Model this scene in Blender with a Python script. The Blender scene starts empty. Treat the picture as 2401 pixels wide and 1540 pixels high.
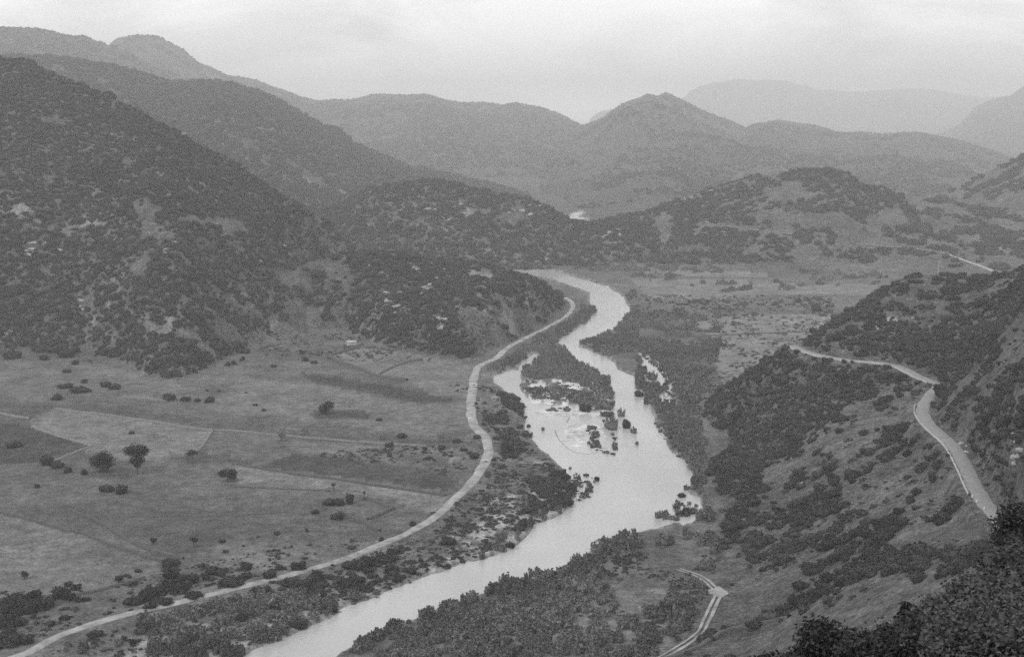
import bpy, math, random
import numpy as np
rng = np.random.default_rng(7)
random.seed(7)
sc = bpy.context.scene
C = sc.collection

# ------------------------------------------------------------------ camera, sky, sun, exposure
# picture coordinates used below are on a 2401 x 1540 sheet; F is the focal length in that unit (50 mm on 36 mm film)
F = 3335.0; CX, CY = 1200.5, 770.0; CAMZ = 130.0
PITCH = math.atan((CY - 270.0) / F)
SP, CP = math.sin(PITCH), math.cos(PITCH)
cam = bpy.data.cameras.new('camera'); co = bpy.data.objects.new('camera', cam); C.objects.link(co)
cam.sensor_width = 36; cam.lens = 36 * F / 2401.0; cam.clip_start = 0.5; cam.clip_end = 60000
co.location = (0, 0, CAMZ); co.rotation_euler = (math.pi / 2 - PITCH, 0, 0)
sc.camera = co
sc.view_settings.view_transform = 'Standard'; sc.view_settings.look = 'None'
sc.view_settings.gamma = 1; sc.view_settings.exposure = 0.17; sc.view_settings.use_curve_mapping = False
sc.cycles.max_bounces = 5; sc.cycles.diffuse_bounces = 2; sc.cycles.volume_bounces = 3; sc.cycles.transparent_max_bounces = 8
sc.cycles.use_denoising = False

SUN_EL, SUN_AZ = math.radians(52), math.radians(-55)
w = bpy.data.worlds.new('World'); sc.world = w; w.use_nodes = True
nt = w.node_tree; nt.nodes.clear()
def N(nt, t, **k):
    n = nt.nodes.new(t)
    for a, b in k.items(): setattr(n, a, b)
    return n
out = N(nt, 'ShaderNodeOutputWorld'); bg = N(nt, 'ShaderNodeBackground')
sky = N(nt, 'ShaderNodeTexSky', sky_type='NISHITA'); sky.sun_disc = False
sky.sun_elevation = SUN_EL; sky.sun_rotation = SUN_AZ; sky.altitude = 200
bw = N(nt, 'ShaderNodeRGBToBW')
tc = N(nt, 'ShaderNodeTexCoord')
mp = N(nt, 'ShaderNodeMapping'); mp.inputs['Scale'].default_value = (3.2, 3.2, 8.0)
n1 = N(nt, 'ShaderNodeTexNoise'); n1.inputs['Scale'].default_value = 1.5; n1.inputs['Detail'].default_value = 7; n1.inputs['Roughness'].default_value = 0.55
n1.inputs['Distortion'].default_value = 0.6
cr = N(nt, 'ShaderNodeMapRange'); cr.inputs['From Min'].default_value = 0.40; cr.inputs['From Max'].default_value = 0.60
cr.inputs['To Min'].default_value = 9.2; cr.inputs['To Max'].default_value = 14.6
mx = N(nt, 'ShaderNodeMix', data_type='FLOAT'); mx.inputs[0].default_value = 0.93
nt.links.new(tc.outputs['Generated'], mp.inputs['Vector']); nt.links.new(mp.outputs[0], n1.inputs['Vector'])
nt.links.new(n1.outputs['Fac'], cr.inputs['Value']); nt.links.new(sky.outputs[0], bw.inputs[0])
nt.links.new(bw.outputs[0], mx.inputs[2]); nt.links.new(cr.outputs[0], mx.inputs[3])
# a brighter gap in the cloud low over the valley head
sx = N(nt, 'ShaderNodeSeparateXYZ'); nt.links.new(tc.outputs['Generated'], sx.inputs[0])
def mth(op, a, b_=None):
    q = N(nt, 'ShaderNodeMath', operation=op)
    for i_, v_ in enumerate((a, b_)):
        if v_ is None: continue
        if isinstance(v_, (int, float)): q.inputs[i_].default_value = v_
        else: nt.links.new(v_, q.inputs[i_])
    return q.outputs[0]
def gap(px_, py_, wx_, wy_, amt_):
    a_ = mth('MULTIPLY', mth('SUBTRACT', sx.outputs[0], (px_ - CX) / F), 1 / wx_); b_ = mth('MULTIPLY', mth('SUBTRACT', sx.outputs[2], (270 - py_) / F), 1 / wy_)
    e_ = mth('POWER', 2.718, mth('MULTIPLY', mth('ADD', mth('MULTIPLY', a_, a_), mth('MULTIPLY', b_, b_)), -1.0))
    e_ = mth('MULTIPLY', e_, mth('GREATER_THAN', sx.outputs[1], 0.0)); return mth('MULTIPLY', e_, amt_)
tot = mth('ADD', mth('ADD', gap(1370, 258, .075, .016, 11.0), gap(800, 205, .11, .012, 5.0)), mth('ADD', gap(480, 70, .12, .03, 2.6), gap(1950, 60, .16, .03, 1.0)))
tot = mth('ADD', tot, mx.outputs[0])
nt.links.new(tot, bg.inputs['Color']); bg.inputs['Strength'].default_value = 0.085
nt.links.new(bg.outputs[0], out.inputs[0])
sd = bpy.data.lights.new('sun', 'SUN'); sd.energy = 1.2; sd.angle = math.radians(14); sd.color = (1, 0.995, 0.985)
so = bpy.data.objects.new('sun', sd); C.objects.link(so)
# sun to the left and a little behind the camera, high
so.rotation_euler = (math.pi / 2 - SUN_EL, 0, SUN_AZ)

# ------------------------------------------------------------------ helpers
def fade(t): return t * t * t * (t * (t * 6 - 15) + 10)
_perm = rng.random((256, 256)).astype(np.float32)
def vnoise(x, y):
    xi = np.floor(x).astype(np.int64); yi = np.floor(y).astype(np.int64)
    fx = fade(x - xi); fy = fade(y - yi)
    a = _perm[xi & 255, yi & 255]; b = _perm[(xi + 1) & 255, yi & 255]
    c = _perm[xi & 255, (yi + 1) & 255]; d = _perm[(xi + 1) & 255, (yi + 1) & 255]
    return (a * (1 - fx) + b * fx) * (1 - fy) + (c * (1 - fx) + d * fx) * fy
def fbm(x, y, o=4, g=0.5):
    s = 0; a = 1; t = 0
    for i in range(o):
        s = s + a * vnoise(x * 2 ** i + 17.3 * i, y * 2 ** i - 9.1 * i); t += a; a *= g
    return s / t
def ray(px, py):
    cx = (np.asarray(px, float) - CX) / F; cy = -(np.asarray(py, float) - CY) / F
    return cx, CP + cy * SP, cy * CP - SP            # world x, y, z of the view direction
def project(X, Y, Z):
    dz = Z - CAMZ; f = Y * CP - dz * SP; up = Y * SP + dz * CP
    return CX + F * X / f, CY - F * up / f
def pix3(px, py, Y):
    dx, dy, dz = ray(px, py); return dx / dy * Y, Y, CAMZ + dz / dy * Y
def pixz(px, py, z):
    dx, dy, dz = ray(px, py); t = (z - CAMZ) / dz; return dx * t, dy * t, z
def inpoly(px, py, poly):
    ins = np.zeros(px.shape, bool); n = len(poly)
    x0 = min(p[0] for p in poly); x1 = max(p[0] for p in poly); y0 = min(p[1] for p in poly); y1 = max(p[1] for p in poly)
    m = (px >= x0) & (px <= x1) & (py >= y0) & (py <= y1)
    X = px[m]; Y = py[m]; r = np.zeros(X.shape, bool)
    for i in range(n):
        ax, ay = poly[i]; bx, by = poly[(i + 1) % n]
        if ay == by: continue
        c = ((ay > Y) != (by > Y)) & (X < (bx - ax) * (Y - ay) / (by - ay) + ax); r ^= c
    ins[m] = r; return ins
def linedist(px, py, line, reach, closed=False):
    """distance to a polyline, inf beyond reach"""
    d = np.full(px.shape, 1e9)
    L = list(line) + ([line[0]] if closed else [])
    for (ax, ay), (bx, by) in zip(L[:-1], L[1:]):
        m = (px > min(ax, bx) - reach) & (px < max(ax, bx) + reach) & (py > min(ay, by) - reach) & (py < max(ay, by) + reach)
        if not m.any(): continue
        X = px[m]; Y = py[m]; vx, vy = bx - ax, by - ay; q = max(vx * vx + vy * vy, 1e-9)
        t = np.clip(((X - ax) * vx + (Y - ay) * vy) / q, 0, 1)
        d[m] = np.minimum(d[m], np.hypot(X - ax - t * vx, Y - ay - t * vy))
    return d
def smax(a, b, k):
    h = np.clip(0.5 + 0.5 * (a - b) / k, 0, 1); return b + (a - b) * h + k * h * (1 - h)
def sstep(a, b, x):
    t = np.clip((x - a) / (b - a), 0, 1); return t * t * (3 - 2 * t)

# ------------------------------------------------------------------ outlines read off the photograph
RIVER = [(770,1541),(801,1516),(871,1481),(917,1456),(967,1442),(1010,1421),(1055,1407),(1119,1385),(1154,1368),(1200,1350),(1250,1341),(1296,1332),(1342,1304),
 (1380,1300),(1415,1272),(1444,1251),(1472,1240),(1504,1233),(1543,1226),(1578,1216),(1605,1208),(1644,1180),(1640,1166),(1616,1162),(1609,1138),(1637,1116),(1616,1102),
 (1603,1074),(1589,1069),(1568,1055),(1561,1025),(1538,994),(1527,960),(1514,922),(1490,908),(1486,881),(1452,867),(1442,850),(1411,833),(1376,819),(1352,810),
 (1373,788),(1402,780),(1431,776),(1452,750),(1479,733),(1462,696),(1424,672),(1383,660),(1346,649),(1294,637),(1212,630),(1190,634),(1217,637),(1281,646),(1335,664),(1383,682),
 (1383,706),(1397,730),(1380,754),(1349,771),(1329,788),(1308,798),(1315,809),(1332,826),(1349,840),(1390,860),(1428,884),(1438,915),(1441,949),(1425,964),(1390,966),
 (1370,958),(1340,953),(1290,950),(1245,940),(1222,917),(1216,900),(1222,885),(1215,872),(1205,864),(1185,872),(1157,881),(1160,892),(1178,905),(1205,929),(1229,949),(1226,966),
 (1234,977),(1229,994),(1246,1021),(1263,1045),(1287,1059),(1308,1079),(1328,1103),(1338,1117),(1342,1152),(1349,1166),(1331,1194),(1296,1216),(1248,1230),(1243,1251),
 (1225,1265),(1200,1288),(1140,1308),(1101,1315),(1055,1332),(1009,1345),(967,1361),(917,1382),(882,1399),(832,1415),(801,1426),(774,1449),(735,1463),(700,1481),(647,1502),
 (601,1520),(566,1541),(480,1585),(350,1640),(350,1800),(500,1700)]
PONDS = [[(1252,828),(1262,833),(1256,846),(1238,855),(1224,868),(1214,866),(1222,850),(1238,840)],
 [(1497,822),(1515,826),(1530,838),(1552,852),(1568,880),(1580,915),(1575,946),(1562,950),(1545,930),(1560,915),(1548,895),(1532,900),(1520,912),(1508,890),(1512,868),(1503,850)],
 [(1341,502),(1364,495),(1371,498),(1352,508),(1380,514),(1345,519),(1334,512)],
 [(1640,1185),(1655,1192),(1622,1216),(1600,1222),(1590,1214)]]
LROAD = [(-70,1572),(60,1530),(130,1492),(250,1452),(400,1415),(560,1376),(680,1346),(800,1311),(880,1281),(960,1246),(1020,1210),(1070,1165),(1110,1125),(1135,1085),(1146,1055),
 (1138,1025),(1115,1000),(1104,970),(1106,930),(1113,880),(1127,856),(1165,838),(1185,818),(1230,793),(1290,763),(1328,740),(1342,722),(1340,708),(1326,698)]
RROAD = [((2398,1330),39),((2368,1270),38),((2342,1214),36),((2318,1190),35.3),((2290,1148),34.4),((2272,1110),33.6),((2250,1068),32.6),((2230,1040),31.8),((2200,1014),31),((2174,988),30.3),((2163,966),30),((2168,944),29.9),((2184,922),30.3),((2199,903),30.8),((2154,882),31.4),((2120,864),32),
 ((2092,855),32.2),((2052,849),32.4),((1990,844),32.6),((1930,834),32.8),((1880,820),33),((1860,810),33)]
TRACK = [(1590,1334),(1640,1352),(1672,1375),(1684,1392),(1672,1420),(1656,1455),(1642,1480),(1604,1510),(1560,1538),(1480,1580)]
FROAD = [(1660,527),(1720,534),(1780,541),(1880,553),(1960,563),(2060,576),(2150,585),(2205,592),(2236,602),(2262,612),(2300,626),(2340,641)]

# ------------------------------------------------------------------ the lie of the land: z(u, Y), u = X / Y
NU, NY = 860, 900
U = np.linspace(-0.47, 0.47, NU)
Yd = np.geomspace(6, 14800, 40000)
dens = 95 / Yd ** 2 * (Yd > 60) * 1.0 + 0.21 / Yd
wc = np.concatenate([[0], np.cumsum((dens[1:] + dens[:-1]) / 2 * np.diff(Yd))])
YR = np.interp(np.linspace(0, wc[-1], NY), wc, Yd)
GU, GY = np.meshgrid(U, YR); GX = GU * GY       # shape (NY, NU)

def lay(ridge, foot, shape=0.35, back=0.35, ext=0.5, bumps=(0, 1), k=1.0, kf=1.0):
    """a hill: ridge given as (px, py, distance), foot as (px, py) on the flat or (px, 'd', distance)"""
    r = sorted((pix3(px, py, d * k) for px, py, d in ridge), key=lambda p: p[0] / p[1])
    ru = np.array([p[0] / p[1] for p in r]); rY = np.array([p[1] for p in r]); rz = np.array([p[2] for p in r])
    f = []
    for p in foot:
        if len(p) == 2: q = pixz(p[0], p[1], 0.0); f.append((q[0] / q[1], q[1]))
        else: f.append((ray(p[0], 500)[0] / ray(p[0], 500)[1], p[2] * kf))
    f.sort(); fu = np.array([p[0] for p in f]); fY = np.array([p[1] for p in f])
    Yr = np.interp(GU, ru, rY); zr = np.interp(GU, ru, rz); Yf = np.interp(GU, fu, fY)
    lo, hi = ru[0], ru[-1]
    out = np.maximum(lo - GU, 0) + np.maximum(GU - hi, 0)
    zr = zr - out * GY * ext
    Yf = np.minimum(Yf, Yr - 15)
    t = (GY - Yf) / (Yr - Yf); tt = np.clip(t, 0, 1)
    base = np.where(t < 1, tt * (1 + shape * (1 - tt)), 1)
    z = np.where(t < 0, -(Yf - GY) * 0.25, np.where(t < 1, zr * base, zr - back * (GY - Yr)))
    amp, wl = bumps
    if amp:
        n = (fbm(GX / wl + 3, GY / wl * 0.6 + 7, 5, 0.5) - 0.5) * 2 + (0.5 - np.abs(fbm(GX / wl * 1.7 + 31, GY / wl * 0.7, 4) - 0.5) * 3) * 0.8
        z = z + amp * n * np.clip(t * 3, 0, 1) * np.clip(np.abs(1 - t) * 2.5, 0.12, 1) * np.clip(zr / 25, 0.1, 1)
    return z
HILLS = {}
HILLS['near_left_hill'] = lay([(-330,40,1150),(-100,105,1130),(0,133,1110),(60,139,1100),(100,160,1095),(140,174,1090),(200,199,1080),(270,230,1070),(330,266,1060),(400,300,1050),(480,345,1040),(540,377,1035),(600,415,1030),(660,456,1025),(720,492,1020),(770,532,1015),(815,570,1010),(860,608,1000),(900,660,960)],
  [(-330,860),(0,838),(100,835),(200,833),(290,850),(350,890),(430,900),(500,858),(560,832),(640,795),(700,752),(750,690),(800,650),(900,640)], 0.25, 0.5, 0.5, (9, 95))
HILLS['low_left_spur'] = lay([(640,640,905),(700,618,915),(760,600,925),(830,588,935),(860,585,935),(930,592,935),(1000,606,930),(1040,610,925),(1090,612,920),(1130,616,910),(1210,638,905),(1260,656,915),(1300,680,955),(1324,697,1000)],
  [(640,800),(720,775),(800,775),(870,800),(950,818),(1040,838),(1100,848),(1180,815),(1240,778),(1300,745),(1333,722),(1338,708)], 0.5, 0.45, 0.6, (4.5, 60))
HILLS['valley_knoll'] = lay([(640,520,1480),(740,495,1450),(800,476,1420),(870,441,1390),(940,426,1370),(1000,420,1360),(1080,430,1350),(1150,446,1345),(1230,461,1345),(1290,488,1345),(1340,514,1350),(1385,524,1350),(1430,527,1350)],
  [(640,640),(850,628),(1000,632),(1200,632),(1300,628),(1450,626)], 0.5, 0.4, 0.3, (8, 110))
HILLS['right_middle_hill'] = lay([(1385,524,1380),(1430,515,1400),(1500,502,1420),(1560,480,1440),(1640,451,1450),(1700,430,1455),(1760,411,1460),(1830,396,1460),(1900,395,1460),(1970,396,1455),(1990,408,1450),(2020,434,1450),(2050,441,1460),(2070,437,1460),(2110,452,1470),(2160,468,1480),(2210,473,1490),(2300,485,1500),(2420,500,1500),(2800,505,1500)],
  [(1350,626),(1450,626),(1600,622),(1800,625),(2000,622),(2150,630),(2400,640),(2800,650)], 0.35, 0.3, 0.35, (7, 120))
HILLS['right_grassy_slope'] = lay([(2160,470,1700),(2200,460,1720),(2230,446,1750),(2270,425,1780),(2330,393,1800),(2370,375,1800),(2401,357,1800),(2600,280,1800),(2900,200,1800)],
  [(2100,'d',1500),(2160,'d',1500),(2300,'d',1420),(2500,'d',1300),(2900,'d',1200)], 0.3, 0.3, 0.5, (10, 150))
HILLS['second_left_hill'] = lay([(-400,140,1750),(0,128,1750),(150,134,1760),(250,150,1770),(330,168,1770),(390,190,1775),(440,191,1780),(470,187,1800),(500,189,1800),(560,201,1820),(640,226,1850),(700,261,1870),(760,295,1880),(800,305,1885),(830,336,1890),(900,365,1900),(960,387,1900),(1050,406,1900),(1100,417,1900),(1150,431,1890),(1230,452,1880),(1270,470,1870),(1300,495,1860),(1322,514,1850)],
  [(300,'d',1250),(700,'d',1300),(1000,'d',1500),(1322,'d',1750)], 0.3, 0.45, 0.5, (16, 200), 1.22, 1.0)
HILLS['high_left_ridge'] = lay([(-400,60,2400),(-100,56,2420),(0,60,2450),(90,67,2470),(190,84,2500),(235,96,2520),(270,108,2540),(330,134,2580),(400,168,2620),(470,200,2660),(560,235,2700),(700,290,2750),(900,360,2800)],
  [(-400,'d',1600),(0,'d',1600),(500,'d',1900),(900,'d',2100)], 0.2, 0.45, 0.5, (26, 330), 1.45, 1.3)
HILLS['rounded_summit'] = lay([(180,170,3100),(250,104,3150),(280,87,3170),(320,79,3180),(362,79,3200),(380,86,3200),(400,97,3200),(430,117,3220),(470,147,3250),(500,160,3270),(540,176,3300),(575,184,3320),(600,187,3330),(650,203,3350),(700,226,3380),(760,238,3400),(800,232,3400)],
  [(180,'d',2500),(800,'d',2600)], 0.2, 0.4, 0.5, (26, 380), 1.4, 1.3)
HILLS['far_left_mountain'] = lay([(660,260,3500),(720,238,3550),(760,236,3580),(800,234,3600),(830,232,3600),(880,219,3600),(940,222,3600),(1000,220,3600),(1050,234,3600),(1090,240,3600),(1130,239,3600),(1180,246,3600),(1210,240,3600),(1260,250,3600),(1310,266,3600),(1350,286,3600),(1375,300,3600),(1420,330,3600)],
  [(600,'d',2500),(1000,'d',2300),(1420,'d',2600)], 0.1, 0.4, 0.5, (38, 420), 1.4, 1.2)
HILLS['twin_peak_mountain'] = lay([(1180,440,2900),(1260,372,3100),(1320,325,3250),(1365,294,3350),(1400,283,3380),(1440,254,3400),(1470,236,3400),(1500,227,3400),(1515,220,3400),(1545,226,3400),(1562,217,3400),(1600,236,3400),(1640,257,3400),(1700,279,3400),(1745,299,3400),(1820,340,3400),(1950,400,3300)],
  [(1180,'d',1980),(1500,'d',1930),(1950,'d',2100)], 0.15, 0.45, 0.5, (44, 300), 1.38, 1.0)
HILLS['far_right_ridge'] = lay([(1640,380,3500),(1745,302,3550),(1780,285,3580),(1830,281,3600),(1880,290,3600),(1920,297,3600),(1960,310,3600),(2030,313,3600),(2060,317,3600),(2110,312,3600),(2150,310,3600),(2200,318,3580),(2260,330,3560),(2330,352,3500),(2420,380,3500),(2700,420,3500)],
  [(1640,'d',2300),(2100,'d',2100),(2700,'d',2100)], 0.15, 0.4, 0.5, (36, 240), 1.25, 1.05)
HILLS['far_right_crag'] = lay([(2040,400,5200),(2130,350,5200),(2210,310,5200),(2250,290,5200),(2285,250,5200),(2330,229,5200),(2370,222,5200),(2401,200,5200),(2480,185,5200),(2900,180,5200)],
  [(2000,'d',4000),(2500,'d',3700),(2900,'d',3700)], 0.15, 0.4, 0.5, (40, 300), 1.5, 1.3)
HILLS['pale_far_mountain'] = lay([(1350,330,8200),(1400,283,8300),(1440,262,8500),(1480,235,8600),(1520,240,9000),(1590,250,9000),(1604,232,9000),(1616,215,9000),(1634,206,9000),(1652,203,9000),(1672,193,9000),(1700,192,9000),(1726,186,9000),(1790,188,9000),(1845,189,9000),(1864,197,9000),(1892,200,9000),(1910,210,9000),(1950,211,9000),(1990,217,9000),(2050,214,9000),(2110,208,9000),(2190,211,9000),(2235,218,9000),(2300,226,9000),(2420,232,9000),(2900,190,9000)],
  [(1300,'d',7000),(2900,'d',6500)], 0.1, 0.3, 0.8, (150, 900), 1.5, 1.4)

# the hillside the photographer stands on, as a thin-plate surface through measured points
ctrl = []
def cz(px, py, z): X, Y, Z = pixz(px, py, z); ctrl.append((X / Y, Y, Z))
def cd(u, Y, z): ctrl.append((u, Y, z))
for (px, py), z in RROAD[2:]: cz(px, py, z)
crest = [(1660,948,3),(1700,905,12),(1760,866,22),(1812,838,28),(1850,806,33),(1890,788,36),(1940,762,39),(1990,732,42),(2040,702,45),(2080,682,47),(2130,660,49),(2180,657,50),(2250,657,51),(2330,650,54),(2401,640,57),(2560,610,62),(2800,590,70)]
for px, py, z in crest:
    X, Y, Z = pixz(px, py, z); u = X / Y
    cd(u, Y, Z); cd(u, Y * 1.05, Z - 9 - 0.1 * Z); cd(u, Y * 1.15, min(Z - 26, 8)); cd(u, Y * 1.45, -30)
for p in [(1850,900,22),(1800,1000,10),(1720,1000,2),(1760,1080,4),(1900,1000,17),(1900,1100,11),(1950,1000,20),(2050,950,25),(2050,1050,21),(2100,1100,22),(1950,1200,13),(1850,1200,6),(2000,1300,17),
          (2100,1200,22),(2200,1150,28.5),(2200,1250,30),(2100,1300,26),(2290,1250,37),(2250,1330,40),(2000,1400,24),(1900,1450,18),(1900,1540,24),(1750,1300,2),(1700,1400,1.5),(1750,1440,4),(1700,1500,4),(1800,1530,12),
          (1650,1100,0),(1650,1300,-2),(1600,1430,-2),(1570,1530,-1),(2300,900,45),(2300,750,47),(2401,900,58),(2401,1050,50),(2330,1050,42),(2401,1140,47),(2150,750,44),(2050,800,38),(2150,820,37),(2000,920,25),(2560,1000,70),(2560,800,70)]:
    cz(*p)
for u in (-0.45, -0.25, -0.08, 0.08):
    for Y, z in ((6, 128.2), (15, 123), (50, 107), (120, 76), (200, 45), (270, 13), (300, -2), (360, -22), (500, -60)): cd(u, Y, z)
for u in (0.2,):
    for Y, z in ((6, 128), (15, 123), (30, 116.5), (60, 103), (120, 77), (180, 53), (235, 31)): cd(u, Y, z)
for u, a in ((0.3, 0), (0.36, 1.5), (0.45, 5)):
    for Y, z in ((6, 128), (12, 124.7), (20, 121.5), (32, 117.3), (45, 112), (60, 106), (100, 92), (150, 72)): cd(u, Y, z + a * min(Y / 32, 1.6))
ctrl = np.array(ctrl)
P = np.stack([ctrl[:, 0] * 3.0, np.log(ctrl[:, 1])], 1); n = len(P)
def tps(r2): return 0.5 * r2 * np.log(r2 + 1e-9)
A = tps(((P[:, None] - P[None]) ** 2).sum(-1)) + np.eye(n) * 4e-4
Q = np.concatenate([np.ones((n, 1)), P], 1)
M = np.block([[A, Q], [Q.T, np.zeros((3, 3))]])
sol = np.linalg.solve(M, np.concatenate([ctrl[:, 2], np.zeros(3)]))
rows = np.where(YR < 1100)[0]; cols = np.arange(NU)
nearz = np.full(GU.shape, -80.0)
lu = U * 3.0; ly = np.log(YR[rows])
acc = sol[n] + sol[n + 1] * lu[None, :] + sol[n + 2] * ly[:, None]
for i in range(n): acc = acc + sol[i] * tps((lu[None, :] - P[i, 0]) ** 2 + (ly[:, None] - P[i, 1]) ** 2)
# gullies down the slope
am = np.clip((YR[rows] - 120) / 200, 0, 1)[:, None] * np.clip(acc / 12, 0, 1)
gx, gy = GX[rows], GY[rows]
acc = acc + am * (3.0 * (fbm(gx / 60 + 5, gy / 34, 4) - 0.5) + 0.5 * (fbm(gx / 14, gy / 11, 3) - 0.5))
_tp = [(900,1640),(1300,1620),(1600,1580),(1700,1520),(1800,1485),(1900,1445),(2000,1405),(2150,1365),(2250,1330),(2330,1280),(2401,1190),(2560,1150)]
_ru = [ray(*p) for p in _tp]; _su = np.interp(U, [a / b_ for a, b_, c_ in _ru], [-c_ / b_ for a, b_, c_ in _ru])
_yy = YR[rows][:, None]; _cap = CAMZ - 1.5 - _su[None, :] * _yy
_near = (_yy > 0) & (_yy < np.where(U > .17, 210, 290)[None, :])
acc = np.where(_near & (acc > _cap), _cap - 1.5 * (1 - np.exp(-np.abs(acc - _cap) / 6)), acc)
acc = np.where((_yy > 900) | ((GU[rows] < .13) & (_yy > 560)), -80, acc)
nearz[rows] = acc
HILLS['near_right_hill'] = nearz

floor = 0.75 + 1.3 * (fbm(GX / 140, GY / 140, 3) - 0.5) + 0.5 * (fbm(GX / 22, GY / 22, 3) - 0.5) + np.clip((GY - 1900) / 400, 0, 40)
PX0, PY0 = project(GX, GY, 0 * GX)
def sdist(poly, reach=40):
    d = linedist(PX0, PY0, poly, reach, True); s = inpoly(PX0, PY0, poly); return np.where(s, -d, d)
_PY0 = PY0; sd_r = sdist(RIVER)
PY0 = _PY0 - 1.25 * F / GY; sd_r = np.minimum(sd_r, sdist(RIVER))      # the bank under the bushes of the near shore
for p in PONDS[:2] + PONDS[3:]: sd_r = np.minimum(sd_r, sdist(p))
PY0 = _PY0
for p in PONDS: sd_r = np.minimum(sd_r, sdist(p))
wob = (fbm(GX / 5, GY / 7, 3) - 0.5) * 9 + (fbm(GX / 1.7, GY / 2.6, 2) - 0.5) * 3
sdw = sd_r + wob * 0.8
bed = np.clip(sdw * 0.16, -1.2, 2.0)
_sh = inpoly(PX0, PY0, [(1240,935),(1430,960),(1410,990),(1440,1060),(1380,1062),(1330,1050),(1270,1005)])
bed = np.where(_sh, np.maximum(bed, np.clip((fbm(GX / 9, GY / 14, 3) - .56) * 1.2, -.5, .07)), bed)
floor = np.where(sd_r < 35, np.minimum(floor, 0.05 + bed), floor)
names = list(HILLS); stack = np.stack([HILLS[k] for k in names])
Z = floor.copy(); lab = np.full(Z.shape, -1)
for i, k in enumerate(names):
    h = stack[i]; lab = np.where(h > Z, i, lab); Z = smax(Z, h, 2.5 if k not in ('near_right_hill',) else 1.5)
Z = np.where(lab < 0, np.where(Z - floor > 0, Z, floor), Z)
Z = np.where((sdw < 2) & ~_sh, np.minimum(Z, floor + np.clip(sdw, 0, 2) * 0.3), Z)
IL = {k: i for i, k in enumerate(names)}

def hit(px, py):
    dx, dy, dz = ray(px, py); u = dx / dy
    c = (u - U[0]) / (U[1] - U[0]); c0 = int(np.clip(c, 0, NU - 2)); f = np.clip(c - c0, 0, 1)
    col = Z[:, c0] * (1 - f) + Z[:, c0 + 1] * f; line = CAMZ + dz / dy * YR
    k = np.where((col >= line) & (YR > 60))[0]
    if len(k) == 0: return None
    k = k[0]; a = line[k - 1] - col[k - 1]; b = col[k] - line[k]; t = a / max(a + b, 1e-9)
    Y = YR[k - 1] + (YR[k] - YR[k - 1]) * t
    return np.array([u * Y, Y, CAMZ + dz / dy * Y])
def zat(X, Y):
    X = np.asarray(X, float); Y = np.asarray(Y, float); u = X / Y
    c = np.clip((u - U[0]) / (U[1] - U[0]), 0, NU - 1.001); c0 = c.astype(int); f = c - c0
    r0 = np.clip(np.searchsorted(YR, Y) - 1, 0, NY - 2); g = np.clip((Y - YR[r0]) / (YR[r0 + 1] - YR[r0]), 0, 1)
    return (Z[r0, c0] * (1 - f) + Z[r0, c0 + 1] * f) * (1 - g) + (Z[r0 + 1, c0] * (1 - f) + Z[r0 + 1, c0 + 1] * f) * g
def dense(pts, step):
    pts = np.array(pts); o = []
    for i in range(len(pts) - 1):
        p0 = pts[max(i - 1, 0)]; p1 = pts[i]; p2 = pts[i + 1]; p3 = pts[min(i + 2, len(pts) - 1)]
        m = max(2, int(np.linalg.norm(p2 - p1) / step))
        for t in np.arange(m) / m:
            o.append(0.5 * ((2 * p1) + (p2 - p0) * t + (2 * p0 - 5 * p1 + 4 * p2 - p3) * t * t + (3 * p1 - p0 - 3 * p2 + p3) * t ** 3))
    o.append(pts[-1]); return np.array(o)
def smooth(a, k):
    for _ in range(k): a[1:-1] = (a[:-2] + 2 * a[1:-1] + a[2:]) / 4
    return a
def carve(path, half, blend):
    global Z
    x0, x1 = path[:, 0].min() - half - blend, path[:, 0].max() + half + blend
    y0, y1 = path[:, 1].min() - half - blend, path[:, 1].max() + half + blend
    r, c = np.where((GX > x0) & (GX < x1) & (GY > y0) & (GY < y1))
    X, Y = GX[r, c], GY[r, c]; best = np.full(X.shape, 1e9); bz = np.zeros(X.shape)
    for q in path[::2]:
        d = (X - q[0]) ** 2 + (Y - q[1]) ** 2; m = d < best; best[m] = d[m]; bz[m] = q[2]
    d = np.sqrt(best); t = sstep(half + blend, half, d); Z[r, c] = Z[r, c] * (1 - t) + (bz - 0.12) * t
def path_on_ground(px, step, k=30, lift=0.3):
    pts = [hit(*p) for p in px]; pts = [p for p in pts if p is not None]
    d = dense(pts, step); d[:, 2] = zat(d[:, 0], d[:, 1]) + lift; d[:, 2] = smooth(d[:, 2], k); return d
road_l = dense([pixz(x, y, 1.35) for x, y in LROAD], 3.0)
road_r = dense([pixz(px, py, z) for (px, py), z in RROAD], 2.0)
road_r[:, 2] = smooth(road_r[:, 2], 20)
track = path_on_ground(TRACK, 2.0, 20, 0.1)
road_f = path_on_ground(FROAD, 5.0, 25, 0.3)
carve(road_l, 3.6, 3.0); carve(road_r, 3.6, 4.5); carve(track, 3.0, 2.0); carve(road_f, 4.0, 5.0)
PX, PY = project(GX, GY, Z)

# what can be seen (with a margin), for scattering
slope = (Z - CAMZ) / GY
run = np.maximum.accumulate(np.vstack([np.full((1, NU), -9.0), slope[:-1]]), 0)
vis = slope + 5.0 / GY > run

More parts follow.
